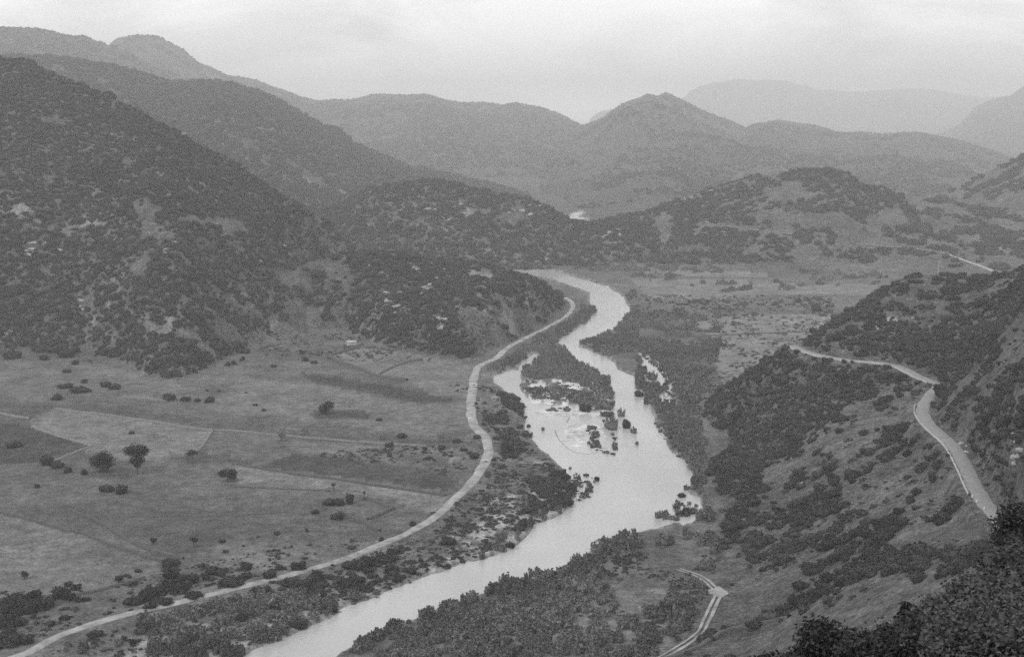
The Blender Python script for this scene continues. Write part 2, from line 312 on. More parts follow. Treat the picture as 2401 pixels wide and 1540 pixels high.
# ------------------------------------------------------------------ ground colours (albedo per vertex) and cover of shrubs
alb = np.full(Z.shape, 0.125)
alb *= (0.55 + 0.85 * fbm(GX / 60 + 50, GY / 45, 4)) * (0.8 + 0.4 * fbm(GX / 7, GY / 4, 3))
onhill = lab >= 0
alb = np.where(GY > 1600, alb * .7, alb)
WPX = PX + (fbm(GX / 13 + 1, GY / 13, 4, .6) - .5) * 60; WPY = PY + (fbm(GX / 13 + 61, GY / 13, 4, .6) - .5) * 34
def paint(poly, v, m=None):
    s = inpoly(PX, PY, poly)
    if m is not None: s &= m
    alb[s] = (.125 + (v - .125) * 1.25) * (0.9 + 0.2 * fbm(GX[s] / 25 + v * 91, GY[s] / 25, 3))
fl = lab < 0
FIELDS = [
 ('pasture', [(0,1203),(80,1222),(200,1252),(330,1300),(400,1322),(340,1352),(260,1375),(180,1392),(60,1402),(-80,1400),(-80,1190)], .150),
 ('pasture', [(128,958),(260,975),(430,1002),(498,1009),(472,1050),(430,1072),(330,1080),(200,1062),(190,1046),(75,1000),(70,982)], .165),
 ('fallow_field', [(-80,985),(20,992),(75,1001),(210,1044),(175,1062),(60,1085),(-80,1090)], .075),
 ('ploughed_field', [(770,836),(860,812),(960,828),(1050,842),(1112,858),(1108,900),(1104,932),(1020,925),(955,892),(880,884)], .16),
 ('stubble_strip', [(700,872),(800,886),(930,908),(1070,940),(1000,944),(930,932),(850,915),(730,893)], .07),
 ('pasture', [(560,890),(690,888),(850,922),(1000,950),(1098,945),(1098,985),(1110,1005),(1000,1022),(760,990),(600,975),(480,960)], .15),
 ('fallow_field', [(742,960),(850,962),(870,972),(862,982),(750,980),(720,975)], .075),
 ('fallow_field', [(500,1010),(660,1022),(640,1045),(560,1068),(478,1052)], .125),
 ('stubble_strip', [(610,1097),(640,1082),(685,1066),(800,1075),(920,1090),(1040,1108),(1080,1128),(1050,1150),(960,1138),(800,1118)], .08),
 ('meadow', [(545,1090),(690,1112),(850,1133),(1045,1160),(1062,1172),(1010,1205),(930,1178),(860,1162),(700,1140),(560,1135)], .175),
 ('fallow_field', [(-80,935),(120,948),(300,952),(500,990),(560,1002),(440,998),(260,972),(125,956),(75,980),(-80,966)], .095),
 ('meadow', [(660,1036),(900,1042),(1130,1052),(1100,1085),(920,1082),(690,1060)], .14), ('stubble_strip', [(380,1078),(470,1057),(560,1070),(600,1092),(530,1086)], .095),
 ('fallow_field', [(200,1200),(420,1212),(560,1258),(430,1304),(345,1288),(235,1228)], .10), ('stubble_strip', [(930,1060),(1090,1066),(1110,1100),(1090,1125),(1000,1095),(900,1082)], .12),
 ('garden_plot', [(806,1180),(846,1172),(922,1192),(868,1216),(806,1202)], .125),
 ('meadow', [(1600,748),(1760,738),(1950,738),(1900,792),(1812,842),(1700,905),(1672,850),(1690,800)], .185),
 ('meadow', [(1480,655),(1700,652),(1900,668),(2060,668),(2040,690),(1850,690),(1700,700),(1520,700)], .175),
 ('meadow', [(1500,636),(1600,630),(1800,640),(1800,650),(1600,648)], .18),
]
for nme, p, v in FIELDS: paint(p, v, fl)
# gravel and sand by the river
grav = fl & (sd_r < 60)
for p, v in [([(1060,1255),(1160,1170),(1260,1130),(1330,1140),(1345,1170),(1300,1215),(1245,1232),(1235,1260),(1190,1290),(1060,1330),(940,1370),(960,1330),(1050,1300)], .36),
             ([(1222,888),(1390,895),(1425,925),(1432,966),(1380,966),(1240,945)], .62), ([(1240,940),(1430,962),(1440,1060),(1320,1062),(1270,1010)], .55), ([(1210,628),(1300,636),(1345,650),(1390,684),(1340,668),(1270,650),(1215,640)], .33),
             ([(1100,925),(1180,930),(1180,942),(1100,945)], .24),
             ([(780,1440),(860,1410),(920,1385),(870,1370),(760,1400),(560,1450),(330,1480),(250,1560),(560,1545),(700,1480)], .32),
             ([(1040,1075),(1180,1060),(1290,1080),(1310,1105),(1180,1075),(1060,1090)], .22),
             ([(1500,1380),(1640,1380),(1650,1470),(1560,1530),(1300,1540),(1250,1440),(1400,1400)], .2)]:
    s = inpoly(PX, PY, p) & fl
    m = sstep(.42, .6, fbm(GX[s] / 3.5, GY[s] / 5, 4)); alb[s] = alb[s] * (1 - m) + v * m
alb = np.where(fl & (sdw < 3.5) & (sdw > -3), 0.24, alb)
alb = np.where(_sh & fl & (sdw < 2), 0.62, alb)
# hills: grass between shrubs, rock where the relief noise says so
hz = fbm(GX / 45 + 9, GY / 45 + 2, 5)
alb[onhill] = (0.05 + 0.06 * hz)[onhill]; alb[lab == IL['near_right_hill']] *= 1.25
alb[np.isin(lab, [IL['near_left_hill'], IL['low_left_spur']])] *= 1.3; alb[np.isin(lab, [IL['valley_knoll'], IL['right_middle_hill'], IL['right_grassy_slope']])] *= 1.35
rock = sstep(.60, .72, fbm(GX / 22 + 70, GY / 22 + 11, 5, .6)) * sstep(.5, .62, fbm(GX / 160 + 7, GY / 160, 3))
kn = np.isin(lab, [IL['near_left_hill'], IL['low_left_spur'], IL['valley_knoll'], IL['right_middle_hill'], IL['second_left_hill']])
alb = np.where(kn, alb * (1 - rock) + 0.25 * rock, alb)
far = np.isin(lab, [IL[k] for k in ('high_left_ridge','rounded_summit','far_left_mountain','twin_peak_mountain','far_right_ridge','far_right_crag','pale_far_mountain')])
alb = np.where(far, 0.045 + 0.05 * fbm(GX / 90, GY / 90, 6, .62), alb)
for p, v in [([(320,475),(345,470),(372,500),(372,560),(330,545),(318,510)], .11), ([(425,508),(520,512),(580,525),(580,538),(500,530),(430,520)], .125), ([(410,700),(445,706),(440,722),(415,716)], .15),
             ([(2030,740),(2070,735),(2140,768),(2160,795),(2080,775)], .27), ([(1900,748),(1960,700),(1975,720),(1910,770)], .25)]:
    s = inpoly(WPX, WPY, p) & onhill; m = 0.5 + 0.5 * sstep(.4, .55, fbm(GX[s] / 4, GY[s] / 6, 3)); alb[s] = alb[s] * (1 - m) + v * m
GRASSY = [(1690,1505),(1900,1440),(2000,1400),(2100,1372),(2300,1330),(2401,1320),(2401,1540),(1650,1540)]

alb *= .78
cover = np.zeros(Z.shape); kindm = np.zeros(Z.shape, int)      # kind 0 maquis, 1 riverside, 2 low tufts
def setcov(poly, v, k=None, m=None):
    s = inpoly(WPX, WPY, poly) if m is not fl else inpoly(PX * .85 + WPX * .15, PY * .85 + WPY * .15, poly)
    if m is not None: s &= m
    cover[s] = v
    if k is not None: kindm[s] = k
def hillcov(nm, v): cover[lab == IL[nm]] = v
hillcov('near_left_hill', .88); hillcov('low_left_spur', .78); hillcov('valley_knoll', .88); hillcov('right_middle_hill', .42); hillcov('right_grassy_slope', .4)
hillcov('second_left_hill', .85); hillcov('high_left_ridge', .7); hillcov('rounded_summit', .6); hillcov('far_left_mountain', .6); hillcov('twin_peak_mountain', .5); hillcov('far_right_ridge', .5); hillcov('near_right_hill', .5)
lh = np.isin(lab, [IL['near_left_hill'], IL['low_left_spur']]); rm = np.isin(lab, [IL['right_middle_hill'], IL['right_grassy_slope']]); nr = lab == IL['near_right_hill']
for p, v in [([(655,640),(760,600),(830,625),(815,680),(790,720),(820,765),(780,790),(650,800),(600,835),(560,830),(640,780),(690,730),(640,660)], .22),
             ([(1050,700),(1130,720),(1230,720),(1300,730),(1250,775),(1170,820),(1120,835),(1080,760)], .2), ([(970,605),(1200,640),(1190,665),(1000,625)], .38),
             ([(0,790),(200,800),(250,835),(0,845)], .55), ([(500,690),(600,700),(650,760),(560,830),(480,790)], .66),
             ([(318,475),(372,475),(378,565),(325,550)], .08), ([(420,505),(585,515),(585,545),(430,530)], .2)]: setcov(p, v, None, lh)
for p, v in [([(1420,520),(1560,478),(1760,408),(1990,400),(2020,430),(1980,470),(1880,480),(1700,500),(1600,560),(1480,600),(1380,600)], .72), ([(1680,520),(1960,560),(1960,600),(1760,625),(1500,615),(1600,560)], .6),
             ([(2000,435),(2070,435),(2110,460),(2100,490),(2010,490)], .95), ([(1760,500),(2100,500),(2100,540),(1760,530)], .2), ([(1850,565),(2200,600),(2300,640),(1850,650)], .12),
             ([(2100,470),(2300,480),(2280,540),(2130,520)], .5)]: setcov(p, v, None, rm)
for p, v in [([(1640,930),(1700,900),(1850,812),(2030,855),(2050,900),(1930,1000),(1900,1050),(1800,1100),(1780,1180),(1650,1150)], .93),
             ([(2030,870),(2170,950),(2160,1000),(2060,1010),(1960,1050),(1880,1070),(1950,1000),(2050,920)], .2), ([(1880,1080),(2060,1010),(2160,990),(2080,1080),(1950,1140),(1880,1180)], .45),
             ([(2100,1040),(2230,1060),(2300,1240),(2200,1270),(1950,1180),(1960,1110)], .16), ([(1960,1200),(2050,1190),(2120,1270),(2000,1290),(1960,1260)], .62), ([(2130,1230),(2340,1220),(2300,1290),(2060,1300)], .05),
             ([(1700,1260),(1960,1150),(2080,1300),(1990,1370),(1860,1420),(1760,1440),(1700,1360)], .46), ([(1700,1400),(1850,1420),(1750,1470),(1640,1500)], .1),
             ([(1650,1510),(2000,1395),(2401,1320),(2401,1540),(1600,1545)], .0), ([(2120,680),(2401,660),(2401,800),(2200,830),(2060,760)], .42), ([(2060,690),(2200,690),(2230,760),(2080,740)], .16),
             ([(1880,800),(2060,740),(2200,780),(2401,800),(2401,960),(2240,900),(2100,850)], .72), ([(2230,900),(2401,950),(2401,1140),(2320,1130),(2240,1010),(2200,960)], .6),
             ([(1890,790),(2140,655),(2250,655),(2230,690),(2060,730),(1960,790)], .6)]: setcov(p, v, None, nr)
# valley floor
for p, v, k in [
    ([(1230,820),(1300,812),(1335,826),(1428,884),(1438,930),(1400,940),(1392,915),(1350,898),(1300,888),(1225,886),(1222,875),(1240,850)], 1.0, 1),
    ([(1225,890),(1350,900),(1392,920),(1400,962),(1245,945)], .12, 2),
    ([(1352,810),(1431,776),(1479,735),(1560,690),(1680,740),(1690,800),(1660,900),(1640,950),(1600,980),(1590,900),(1500,820),(1420,835)], .56, 1),
    ([(1490,900),(1500,820),(1600,850),(1640,950),(1640,1000),(1660,1100),(1640,1180),(1640,1230),(1760,1260),(1850,1300),(1740,1400),(1600,1260),(1560,1232),(1600,1205),(1640,1180),(1605,1075),(1560,1000),(1520,930)], .92, 1),
    ([(1600,1200),(1900,1150),(1900,1330),(1740,1400),(1660,1350),(1540,1270),(1480,1240)], .55, 1),
    ([(760,1541),(917,1456),(1055,1407),(1200,1350),(1340,1304),(1480,1238),(1520,1300),(1420,1330),(1400,1400),(1330,1470),(1300,1545)], .8, 1),
    ([(1400,1380),(1620,1340),(1680,1390),(1640,1480),(1540,1545),(1300,1545),(1320,1450)], .5, 1),
    ([(1420,1300),(1640,1270),(1650,1340),(1560,1350),(1400,1380)], .16, 2),
    ([(760,1340),(900,1280),(985,1280),(985,1330),(930,1370),(700,1440),(400,1440),(560,1390)], .68, 0),
    ([(100,1520),(250,1465),(560,1392),(700,1400),(870,1390),(760,1440),(560,1540),(60,1560)], .5, 1),
    ([(-80,1560),(0,1490),(60,1500),(80,1545)], .9, 0),
    ([(1150,905),(1235,950),(1235,990),(1200,960),(1180,960),(1150,915)], .9, 0), ([(1100,880),(1160,890),(1200,1000),(1240,1010),(1250,1060),(1180,1080),(1110,960)], .35, 0),
    ([(1140,845),(1230,800),(1320,740),(1345,715),(1395,720),(1385,760),(1310,800),(1260,830),(1180,870),(1130,870)], .75, 1),
    ([(1130,1080),(1300,1090),(1340,1150),(1250,1230),(1150,1290),(1000,1340),(900,1340),(1000,1260),(1100,1180)], .3, 2),
    ([(1240,1130),(1340,1100),(1350,1165),(1260,1235),(1200,1240),(1240,1180)], .6, 0),
    ([(650,1070),(1000,1040),(1130,1060),(1090,1130),(900,1080)], .12, 2),
    ([(0,1400),(380,1330),(560,1330),(700,1330),(560,1370),(300,1430),(100,1480),(0,1520)], .25, 0),
    ([(1480,640),(2100,630),(2060,670),(1480,700)], .1, 1),
    ([(1440,700),(1700,690),(1960,700),(1950,735),(1600,745),(1500,740)], .22, 2),
    ([(1000,620),(1400,622),(1700,625),(1700,640),(1300,632)], .5, 1)]:
    setcov(p, v, k, fl)
for ln, wd, cv in [([(2168,965),(2085,1035),(1990,1080),(1900,1120),(1850,1150)], 9, .95), ([(2185,990),(2110,1055),(2010,1110),(1930,1160)], 6, .75), ([(2090,1215),(2060,1265),(1990,1330),(1930,1385),(1860,1430)], 13, .8),
 ([(1760,1466),(1850,1446),(1900,1425)], 6, .7), ([(1940,1375),(2010,1345),(2090,1335),(2180,1318),(2270,1300)], 7, .85), ([(2240,1010),(2300,1110),(2330,1150)], 8, .7), ([(2070,1075),(1960,1150),(1900,1200)], 6, .6), ([(2200,1000),(2250,1090)], 6, .5),
 ([(1650,1500),(1740,1470)], 5, .5), ([(1850,812),(2100,850),(2200,905)], 7, .5), ([(1750,880),(1700,1000),(1690,1150)], 12, 1.0)]:
    d = linedist(PX, PY, ln, 30); s = (d < wd) & nr; cover[s] = np.maximum(cover[s], cv)
for ln, wd in [([(2170,1075),(2080,1140),(2040,1210),(1960,1260)], 7), ([(1890,1115),(1960,1080),(2060,1040)], 6), ([(2070,1290),(2160,1230)], 10), ([(1860,1395),(1960,1335),(2040,1290)], 5)]:
    d = linedist(PX, PY, ln, 30); s = (d < wd) & nr; cover[s] = 0; alb[s] *= 1.15
# bare gully, footpaths up the left hill
for ln, wd in [([(262,650),(275,672),(288,700),(305,735)], 7), ([(630,696),(651,723),(648,764),(583,800)], 5), ([(205,790),(225,745),(255,715)], 4), ([(300,730),(380,770),(440,790),(500,830)], 5), ([(345,740),(410,760),(480,800)], 4)]:
    d = linedist(WPX * .4 + PX * .6, WPY * .4 + PY * .6, ln, 20); s = (d < wd) & lh; cover[s] = 0; alb[s] = .135
for p_ in ([(1420,1372),(1500,1350),(1570,1365),(1580,1410),(1500,1440),(1430,1415)], [(1530,1285),(1640,1278),(1660,1318),(1600,1345),(1500,1330)]):
    s = inpoly(PX, PY, p_); cover[s] = 0
DW = {}
def world_clear(path, rad):
    x0, x1, y0, y1 = path[:, 0].min() - rad, path[:, 0].max() + rad, path[:, 1].min() - rad, path[:, 1].max() + rad
    r, c = np.where((GX > x0) & (GX < x1) & (GY > y0) & (GY < y1)); X, Y = GX[r, c], GY[r, c]; b = np.full(X.shape, 1e9)
    for q in path[::2]: b = np.minimum(b, (X - q[0]) ** 2 + (Y - q[1]) ** 2)
    m = b < rad * rad; cover[r[m], c[m]] = 0
world_clear(road_l, 6.5); world_clear(road_r, 5.0); world_clear(track, 3.5); world_clear(road_f, 7)
cover[(sdw < 1.5) & fl] = 0
cover[GY < 150] = 0; cover[Z < .12] = 0

# ------------------------------------------------------------------ materials
def mat(name): 
    m = bpy.data.materials.new(name); m.use_nodes = True; t = m.node_tree; b = t.nodes['Principled BSDF']; return m, t, b
def grey(v): return (v, v, v, 1)
def ground_mat(name, grain=0.35):
    m, t, b = mat(name); a = N(t, 'ShaderNodeAttribute', attribute_name='alb'); tc = N(t, 'ShaderNodeTexCoord'); cur = a.outputs['Fac']
    for s, amt in ((0.06, .3), (0.28, grain), (1.1, grain * 1.3)):
        n_ = N(t, 'ShaderNodeTexNoise'); n_.inputs['Scale'].default_value = s; n_.inputs['Detail'].default_value = 4; n_.inputs['Roughness'].default_value = .6
        t.links.new(tc.outputs['Object'], n_.inputs['Vector'])
        r = N(t, 'ShaderNodeMapRange'); r.inputs['From Min'].default_value = .3; r.inputs['From Max'].default_value = .7; r.inputs['To Min'].default_value = 1 - amt; r.inputs['To Max'].default_value = 1 + amt
        t.links.new(n_.outputs['Fac'], r.inputs['Value']); mu = N(t, 'ShaderNodeMath', operation='MULTIPLY'); t.links.new(cur, mu.inputs[0]); t.links.new(r.outputs[0], mu.inputs[1]); cur = mu.outputs[0]
    t.links.new(cur, b.inputs['Base Color']); b.inputs['Roughness'].default_value = 1; b.inputs['Specular IOR Level'].default_value = 0.1
    return m
def leaf_mat(name, lo, hi, scale=1.2):
    m, t, b = mat(name); oi = N(t, 'ShaderNodeObjectInfo'); tc = N(t, 'ShaderNodeTexCoord')
    n_ = N(t, 'ShaderNodeTexNoise'); n_.inputs['Scale'].default_value = scale; n_.inputs['Detail'].default_value = 3
    t.links.new(tc.outputs['Object'], n_.inputs['Vector'])
    ad = N(t, 'ShaderNodeMath', operation='ADD'); t.links.new(oi.outputs['Random'], ad.inputs[0]); t.links.new(n_.outputs['Fac'], ad.inputs[1])
    r = N(t, 'ShaderNodeMapRange'); r.inputs['From Min'].default_value = .3; r.inputs['From Max'].default_value = 1.7; r.inputs['To Min'].default_value = lo; r.inputs['To Max'].default_value = hi
    ge = N(t, 'ShaderNodeNewGeometry'); n3 = N(t, 'ShaderNodeTexNoise'); n3.inputs['Scale'].default_value = .022; n3.inputs['Detail'].default_value = 4; n3.inputs['Roughness'].default_value = .6
    t.links.new(ge.outputs['Position'], n3.inputs['Vector']); r3 = N(t, 'ShaderNodeMapRange'); r3.inputs['From Min'].default_value = .38; r3.inputs['From Max'].default_value = .62; r3.inputs['To Min'].default_value = .72; r3.inputs['To Max'].default_value = 1.35
    t.links.new(n3.outputs['Fac'], r3.inputs['Value']); m3 = N(t, 'ShaderNodeMath', operation='MULTIPLY'); t.links.new(r.outputs[0], m3.inputs[0]); t.links.new(r3.outputs[0], m3.inputs[1])
    t.links.new(ad.outputs[0], r.inputs['Value']); t.links.new(m3.outputs[0], b.inputs['Base Color']); b.inputs['Roughness'].default_value = .8; b.inputs['Specular IOR Level'].default_value = .2
    return m
def plain_mat(name, v, var=.25, scale=1.0, rough=.95):
    m, t, b = mat(name); tc = N(t, 'ShaderNodeTexCoord'); n_ = N(t, 'ShaderNodeTexNoise'); n_.inputs['Scale'].default_value = scale; n_.inputs['Detail'].default_value = 6; n_.inputs['Roughness'].default_value = .65
    t.links.new(tc.outputs['Object'], n_.inputs['Vector']); r = N(t, 'ShaderNodeMapRange'); r.inputs['From Min'].default_value = .3; r.inputs['From Max'].default_value = .7
    r.inputs['To Min'].default_value = v * (1 - var); r.inputs['To Max'].default_value = v * (1 + var); t.links.new(n_.outputs['Fac'], r.inputs['Value']); t.links.new(r.outputs[0], b.inputs['Base Color']); b.inputs['Roughness'].default_value = rough
    return m
MG = ground_mat('ground_soil'); MH = ground_mat('hill_ground', .5)
M_MAQ = leaf_mat('maquis_leaves', .026, .05); M_RIV = leaf_mat('riverside_leaves', .10, .18); M_TUF = leaf_mat('tuft_leaves', .04, .09)
M_OAK = leaf_mat('oak_leaves', .016, .034); M_BARK = plain_mat('bark', .08, .3, 3); M_NEAR = leaf_mat('near_leaves', .012, .10, 6.0); M_NEAR2 = leaf_mat('near_scrub_leaves', .035, .12, 5.0); M_GRASS = leaf_mat('dry_grass', .09, .19, 2)
M_ROCK = plain_mat('pale_rock', .30, .35, .8); M_WALL = plain_mat('dry_stone', .17, .5, 1.5); M_DARKWALL = plain_mat('bramble_wall', .07, .4, 1.5)
M_GRAVEL = plain_mat('road_gravel', .27, .5, .22); M_ASPH = plain_mat('worn_road', .21, .2, .4); M_PARA = plain_mat('parapet_stone', .36, .25, 1.0)
M_WHITE = plain_mat('whitewash', .6, .1, 1.5); M_WOOD = plain_mat('pole_wood', .42, .2, 2); M_ROOF = plain_mat('hut_roof', .4, .2, 1.5); M_DARK = plain_mat('dark_opening', .03, .2, 1)
M_MUD = plain_mat('wet_mud', .22, .3, 1)
mw, t, b = mat('muddy_water'); tc = N(t, 'ShaderNodeTexCoord')
n_ = N(t, 'ShaderNodeTexNoise'); n_.inputs['Scale'].default_value = .03; n_.inputs['Detail'].default_value = 5; mpn = N(t, 'ShaderNodeMapping'); mpn.inputs['Scale'].default_value = (1, .5, 1)
t.links.new(tc.outputs['Object'], mpn.inputs['Vector']); t.links.new(mpn.outputs[0], n_.inputs['Vector'])
r = N(t, 'ShaderNodeMapRange'); r.inputs['From Min'].default_value = .3; r.inputs['From Max'].default_value = .7; r.inputs['To Min'].default_value = .33; r.inputs['To Max'].default_value = .44
t.links.new(n_.outputs['Fac'], r.inputs['Value']); t.links.new(r.outputs[0], b.inputs['Base Color']); b.inputs['Roughness'].default_value = .12; b.inputs['IOR'].default_value = 1.33
n2 = N(t, 'ShaderNodeTexNoise'); n2.inputs['Scale'].default_value = .9; n2.inputs['Detail'].default_value = 3; bp = N(t, 'ShaderNodeBump'); bp.inputs['Strength'].default_value = .8; bp.inputs['Distance'].default_value = .25
t.links.new(tc.outputs['Object'], n2.inputs['Vector']); t.links.new(n2.outputs['Fac'], bp.inputs['Height']); t.links.new(bp.outputs[0], b.inputs['Normal'])

# ------------------------------------------------------------------ object helpers
def tag(o, label=None, cat=None, group=None, kind=None):
    if label: o['label'] = label
    if cat: o['category'] = cat
    if group: o['group'] = group
    if kind: o['kind'] = kind
    return o
def mesh_np(name, V, Fq, m=None, tri=False, attrs=None, smooth_=False):
    me = bpy.data.meshes.new(name); V = np.asarray(V, np.float32); Fq = np.asarray(Fq, np.int32); k = Fq.shape[1]
    me.vertices.add(len(V)); me.vertices.foreach_set('co', V.ravel()); me.loops.add(Fq.size); me.loops.foreach_set('vertex_index', Fq.ravel())
    me.polygons.add(len(Fq)); me.polygons.foreach_set('loop_start', np.arange(0, Fq.size, k, dtype=np.int32)); me.polygons.foreach_set('loop_total', np.full(len(Fq), k, np.int32))
    if smooth_: me.polygons.foreach_set('use_smooth', np.ones(len(Fq), bool))
    me.update(calc_edges=True)
    for an, av in (attrs or {}).items():
        at = me.attributes.new(an, 'FLOAT', 'POINT'); at.data.foreach_set('value', np.asarray(av, np.float32).ravel())
    if m: me.materials.append(m)
    return me
def link(name, me, parent=None, loc=(0, 0, 0)):
    o = bpy.data.objects.new(name, me); C.objects.link(o); o.location = loc
    if parent: o.parent = parent
    return o

# ------------------------------------------------------------------ terrain objects, cut by region
VV = np.stack([GX, GY, Z], -1).reshape(-1, 3)
idx = np.arange(NY * NU).reshape(NY, NU)
Q4 = np.stack([idx[:-1, :-1], idx[:-1, 1:], idx[1:, 1:], idx[1:, :-1]], -1).reshape(-1, 4)
fx = (PX[:-1, :-1] + PX[1:, 1:]).ravel() / 2; fy = (PY[:-1, :-1] + PY[1:, 1:]).ravel() / 2
reg = lab[:-1, :-1].ravel().copy()
for i, (nme, p, v) in enumerate(FIELDS): reg[inpoly(fx, fy, p) & (lab[:-1, :-1].ravel() < 0)] = 100 + i
albf = alb.ravel()
for rid in np.unique(reg):
    q = Q4[reg == rid]; used, inv = np.unique(q, return_inverse=True)
    nm = 'valley_floor' if rid == -1 else (names[rid] if rid < 100 else FIELDS[rid - 100][0])
    me = mesh_np(nm, VV[used], inv.reshape(-1, 4), MG if rid == -1 or rid >= 100 else MH, attrs={'alb': albf[used]}, smooth_=True)
    tag(link(nm, me), kind='structure')
R = 14400
# the hillside round the camera, carried on outside the frame
gx_ = np.linspace(-85, 85, 90); gy_ = np.concatenate([np.linspace(-70, 6, 30)[:-1], np.linspace(6, 125, 70)]); XX, YY = np.meshgrid(gx_, gy_); Yc = np.maximum(YY, 6.5)
ZZ = zat(np.clip(XX / Yc, -.46, .46) * Yc, Yc) - .25 + np.maximum(6.5 - YY, 0) * .33 + (fbm(XX / 6, YY / 6, 3) - .5) * .35
def patch_z(x, y):
    yc = np.maximum(y, 6.5); return zat(np.clip(x / yc, -.46, .46) * yc, yc) - .1 + np.maximum(6.5 - y, 0) * .33
id2 = np.arange(XX.size).reshape(XX.shape); q2 = np.stack([id2[:-1, :-1], id2[:-1, 1:], id2[1:, 1:], id2[1:, :-1]], -1).reshape(-1, 4)
tag(link('hillside', mesh_np('hillside', np.stack([XX, YY, ZZ], -1).reshape(-1, 3), q2, MH, attrs={'alb': .1 + .05 * fbm(XX / 9, YY / 9, 3)}, smooth_=True)), kind='structure')
me = mesh_np('ground', [(-R, -R, -2.6), (R, -R, -2.6), (R, R * 1.05, -2.6), (-R, R * 1.05, -2.6)], [(0, 1, 2, 3)], MG, attrs={'alb': [.13] * 4})
tag(link('ground', me), kind='structure')
wx = [pixz(x, y, 0)[:2] for x, y in [(200,1560),(1700,1560),(2000,620),(900,615)]]
me = mesh_np('river_water', [(-150, 215, 0), (190, 215, 0), (420, 1450, 0), (-260, 1450, 0)], [(0, 1, 2, 3)], mw); tag(link('river_water', me), kind='structure')
me = mesh_np('river_water', [(40, 1650, 0), (140, 1650, 0), (160, 2050, 0), (50, 2050, 0)], [(0, 1, 2, 3)], mw); tag(link('river_water', me), kind='structure')

def strip(path, offs, zs):
    d = np.gradient(path, axis=0)[:, :2]; d /= np.linalg.norm(d, axis=1)[:, None] + 1e-9; nrm = np.stack([-d[:, 1], d[:, 0]], 1)
    k = len(offs); n = len(path); V = np.zeros((n, k, 3))
    for j, (o_, z_) in enumerate(zip(offs, zs)):
        o_ = np.asarray(o_) * np.ones(n); z_ = np.asarray(z_) * np.ones(n)
        V[:, j, :2] = path[:, :2] + nrm * o_[:, None]; V[:, j, 2] = path[:, 2] + z_
    id_ = np.arange(n * k).reshape(n, k)
    f = np.stack([id_[:-1, :-1], id_[:-1, 1:], id_[1:, 1:], id_[1:, :-1]], -1).reshape(-1, 4)
    return V.reshape(-1, 3), f
def jit(path, a, wl, seed): s = np.arange(len(path)) / wl; return a * (fbm(s + seed, s * 0 + seed, 3) - .5) * 2
def road(name, path, half, m, lift=.1, edge=.35):
    j1 = jit(path, edge, 3, 3); j2 = jit(path, edge, 3, 9)
    V, f = strip(path, [half + j1 + .4, half + j1, 0, -half - j2, -half - j2 - .4], [-.25 + lift, lift, lift + .06, lift, -.25 + lift])
    return tag(link(name, mesh_np(name, V, f, m, smooth_=True)), kind='structure')
road('dirt_road', road_l, 1.2 + .5 * np.clip(1 - np.abs(np.arange(len(road_l)) / len(road_l) - .5) * 3, 0, 1), M_GRAVEL, .12, .5)
road('paved_road', road_r, 1.8, M_ASPH, .1, .35)
_pf = project(road_f[:, 0], road_f[:, 1], road_f[:, 2])[0]; _kf = int(np.argmin(np.abs(_pf - 2225)))
road('far_road', road_f[:_kf], 1.5, plain_mat('far_track_earth', .15, .5, .1), .2, .6); road('far_road', road_f[_kf - 1:], 2.0, M_GRAVEL, .25, .4)
for s_ in (-1, 1):
    d = np.gradient(track, axis=0)[:, :2]; d /= np.linalg.norm(d, axis=1)[:, None]; p = track.copy(); p[:, 0] += -d[:, 1] * s_ * .7; p[:, 1] += d[:, 0] * s_ * .7
    V, f = strip(p, [.42 + jit(p, .3, 3, 5 + s_), 0, -.42 - jit(p, .3, 3, 8)], [.02, .1, .02]); tag(link('wheel_track', mesh_np('wheel_track', V, f, M_GRAVEL, smooth_=True)), kind='structure')
th = np.linspace(0, 2 * math.pi, 22)[:-1]; tp = hit(1681, 1388)
rr_ = 2.7 * (1 + .7 * (rng.random(21) - .5)); V = [(tp[0], tp[1], zat(tp[0], tp[1]) + .22)] + [(tp[0] + a * math.cos(q), tp[1] + 1.7 * a * math.sin(q), zat(tp[0] + a * math.cos(q), tp[1] + 1.7 * a * math.sin(q)) + .1) for a, q in zip(rr_, th)]
me = mesh_np('turning_place', V, [(0, i + 1, (i + 1) % 21 + 1) for i in range(21)], M_GRAVEL); tag(link('turning_place', me), kind='structure')

for ln in ([(1301,1008),(1308,1026),(1322,1042),(1338,1055),(1356,1062),(1380,1064),(1402,1060)], [(1330,990),(1334,980),(1342,973),(1358,969)], [(1229,927),(1255,942),(1285,950),(1322,951),(1350,956)], [(1316,1034),(1340,1032),(1372,1030)]):
    p = dense([pixz(x, y, 0.02) for x, y in ln], 1.5); V, f = strip(p, [.3 + jit(p, .4, 4, 2), 0, -.3 - jit(p, .4, 3, 6)], [-.06, .07, -.06]); tag(link('mud_bar', mesh_np('mud_bar', V, f, M_MUD)), kind='structure')
